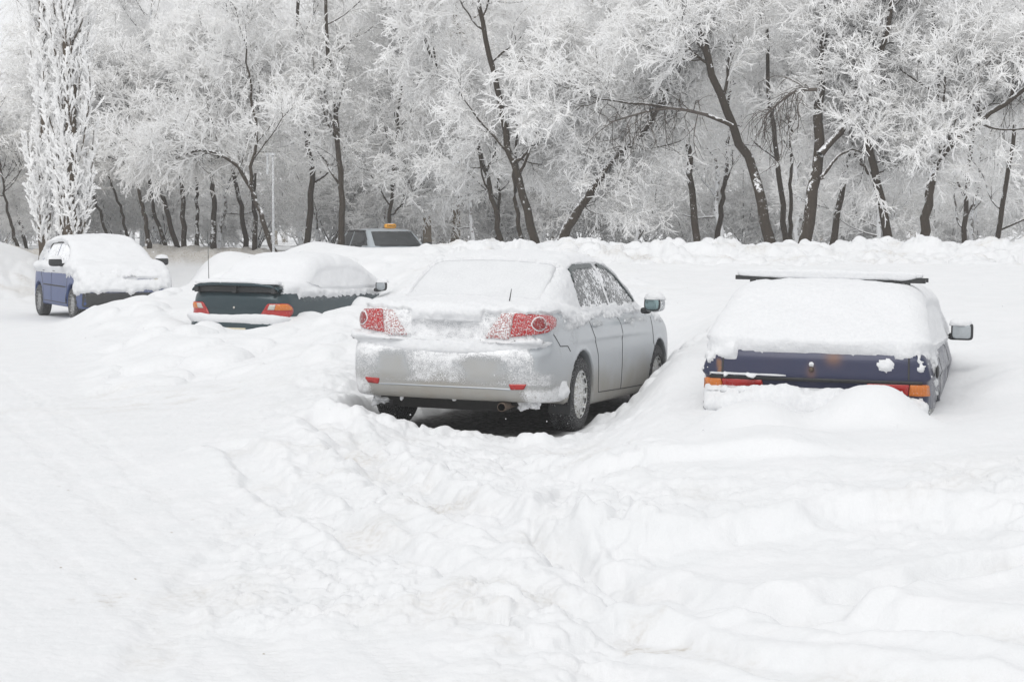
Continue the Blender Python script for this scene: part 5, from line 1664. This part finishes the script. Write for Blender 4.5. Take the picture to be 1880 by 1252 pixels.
rnd = random.Random(4)
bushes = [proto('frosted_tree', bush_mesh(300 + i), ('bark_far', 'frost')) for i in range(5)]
spots = []
for row, (D, step) in enumerate(((57.5, 150), (66., 140))):
    px = -480 + 30 * row
    while px < 2250:
        s = rnd.uniform(.82, 1.05)
        if row == 0 and 640 < px < 1000: s *= .8
        if 315 < px < 405: s *= .6
        if -60 < px < 55: s *= .5
        spots.append((px + rnd.uniform(-22, 22), D + rnd.uniform(-2., 2.), s))
        px += step
spots.sort(key=lambda q: q[1])
plant(bushes, spots, 'frosted tree in the dense row behind the trunks at the edge of the wood', 'frosted trees filling the edge of the wood', 5)

shrubs = [proto('frosted_shrub', shrub_mesh(350 + i), ('bark_far', 'frost')) for i in range(3)]
spots = []
for row, (D, step) in enumerate(((60., 95), (72., 90))):
    px = -80 + 20 * row
    while px < 1980:
        spots.append((px + rnd.uniform(-20, 20), D + rnd.uniform(-2., 2.), rnd.uniform(.8, 1.25)))
        px += step
plant(shrubs, spots, 'low frosted shrub in the undergrowth between the tree trunks', 'low frosted shrubs under the trees', 8)

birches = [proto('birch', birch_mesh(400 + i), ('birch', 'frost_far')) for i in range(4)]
spots = []
for row, (D, step) in enumerate(((80., 125), (94., 125))):
    px = -500 + 40 * row
    while px < 2250:
        q = px + rnd.uniform(-22, 22)
        s = rnd.uniform(.92, 1.15) * (.80 + .004 * (D - 60))
        if -80 < q < 75: s *= .5
        elif 290 < q < 410: s *= .55
        elif 200 < q < 300: s *= 1.0
        spots.append((q, D + rnd.uniform(-3, 3), s))
        px += step
plant(birches, spots, 'tall hoar frosted birch with hanging twigs standing deep in the wood', 'tall birches deep in the wood', 6)

# the near birch trunks with flaking bark beside the taxi
for k, (px, D, r, lab) in enumerate(((784, 56.0, .13, 'birch trunk with dark scaly bark, nearest the taxi'), (811, 60.0, .14, 'pale snow flecked birch trunk, middle of the three right of the taxi'), (835, 57.0, .14, 'brown flaking birch trunk, furthest right of the three beside the taxi'))):
    g = at(px, 440, D)
    gz = float(base_h(np.array([g.x]), np.array([g.y]))[0]) - .1
    spread_tree('birch', 700 + k, [(g.x, D, gz), tuple(at(px + 1, 330, D)), tuple(at(px - 3 + 3 * k, 180, D)), tuple(at(px - 6, -60, D))], r, nl=10, L=2.4, z_crown=3.2, dens=.8, label=lab, mats=('birch_near' , 'frost'), up=-.02, tr1=.5) if M.setdefault('birch_near', m_bark('flaking birch bark', (.23, .19, .145), SNOWC, .50)) else None

def far_wood():
    rng = np.random.default_rng(9)
    Vs, Qs, b = [], [], 0
    (tv, tq), (cv, cq) = birch_mesh(500, 15., 16, .7)
    for i in range(30):
        a = -900 + i * 95 + rng.uniform(-20, 20)
        D = rng.uniform(112, 135)
        p = at(a, 430, D)
        if a < 90: s = .5
        elif 290 < a < 410: s = .6
        else: s = rng.uniform(1.1, 1.35)
        th = rng.uniform(0, 6.28); c, sn = math.cos(th), math.sin(th)
        Rm = np.array([[c, -sn, 0], [sn, c, 0], [0, 0, 1]]) * s
        for v, q in ((tv, tq), (cv, cq)):
            Vs.append(v @ Rm.T + np.array([p.x, D, .9])); Qs.append(q + b); b += len(v)
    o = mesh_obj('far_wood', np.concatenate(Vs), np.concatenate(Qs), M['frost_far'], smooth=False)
    tag(o, 'pale mass of far frosted trees closing the view behind the birches', 'woodland', None, 'stuff')
far_wood()

# ------------------------------------------------------------------ posts
M['post'] = m_simple('frosted galvanised post', (.40, .41, .42), .6, var=.15, frost=.3, scale=20)
def post(name, px, py_top, D, r, label, arm=None):
    b = at(px, 440, D); g = float(base_h(np.array([b.x]), np.array([b.y]))[0]) - .1
    top = at(px, py_top, D).z - g
    root = empty(name, (b.x, b.y, g)); tag(root, label, 'post' if name == 'pale_post' else 'street lamp')
    V, Q = lathe([(0, r), (top * .5, r * .92), (top, r * .8), (top + .005, .001)], 14, 'z')
    mesh_obj('pole', V, Q, M['post'], root)
    return root, top
pr, pt_ = post('pale_post', 502, 285, 43.5, .029, 'thin pale frosted post with a small bracket at its top, by the snow mound')
V, Q = boxes_mesh([((-.05, 0, pt_ + .02), (.10, .04, .025), 0), ((-.12, 0, pt_ - .20), (.02, .02, .22), 0)])
mesh_obj('bracket', V, Q, M['post'], pr, smooth=False)
lr, lt = post('street_lamp', 687, 190, 62., .07, 'tall street lamp above the taxi with a curved arm reaching left')
arm = [tuple(Vector((0, 0, lt))), (-.05, 0, lt + .7), (-.35, 0, lt + 1.25), (-.85, 0, lt + 1.65), (-1.15, 0, lt + 1.8)]
P, R = resample(arm, 14, .05, .045)
V, Q = join_tubes([(P, R, 8)])
mesh_obj('lamp_arm', V, Q, M['post'], lr)
hd = blob('lamp_head', (-1.30, 0, lt + 1.86), (.26, .10, .05), .7, M['post'], lr, rot=(0, .3, 0), seg=24)
blob('head_snow', (-1.26, 0, lt + 1.92), (.24, .09, .04), .8, M['snow'], hd, rot=(0, .3, 0), seg=20, nz=.01)
post('street_lamp', 261, 335, 62., .085, 'grey pole of a lamp standing among the stems above the blue car roof')

# ------------------------------------------------------------------ the frosty air
def haze():
    V, Q = boxes_mesh([((0, 60, 10.2), (120, 95, 12.4), 0)])
    o = mesh_obj('haze', V, Q, None, smooth=False)
    m = bpy.data.materials.new('frosty air'); m.use_nodes = True
    t = m.node_tree; t.nodes.clear()
    out = t.nodes.new('ShaderNodeOutputMaterial'); v = t.nodes.new('ShaderNodeVolumePrincipled')
    v.inputs['Color'].default_value = (.98, .985, .99, 1)
    v.inputs['Density'].default_value = HAZE
    t.links.new(v.outputs[0], out.inputs['Volume'])
    o.data.materials.append(m)
    tag(o, kind='stuff', label='pale frosty air that whitens the far trees')
HAZE = .0012
haze()

# ------------------------------------------------------------------ a few flakes in the air
def flakes():
    rng = np.random.default_rng(77)
    n = 420
    y = rng.uniform(6.5, 34, n); x = rng.uniform(-.3, .3, n) * y; z = rng.uniform(.2, 1, n) * (1.6 + y * .12)
    keep = z > base_h(x, y) + .25
    c = np.stack([x, y, z], 1)[keep]
    o = np.array([(1, 0, 0), (-1, 0, 0), (0, 1, 0), (0, -1, 0), (0, 0, 1), (0, 0, -1.)])
    r = rng.uniform(.0018, .0042, len(c))
    V = (c[:, None] + o[None] * r[:, None, None]).reshape(-1, 3)
    f = np.array([(0, 2, 4), (2, 1, 4), (1, 3, 4), (3, 0, 4), (2, 0, 5), (1, 2, 5), (3, 1, 5), (0, 3, 5)])
    Q = (f[None] + (np.arange(len(c)) * 6)[:, None, None]).reshape(-1, 3).astype(np.int32)
    tag(mesh_obj('falling_snow', V, Q, M['snow'], smooth=False), kind='stuff', label='sparse snowflakes drifting down over the parked cars')
flakes()
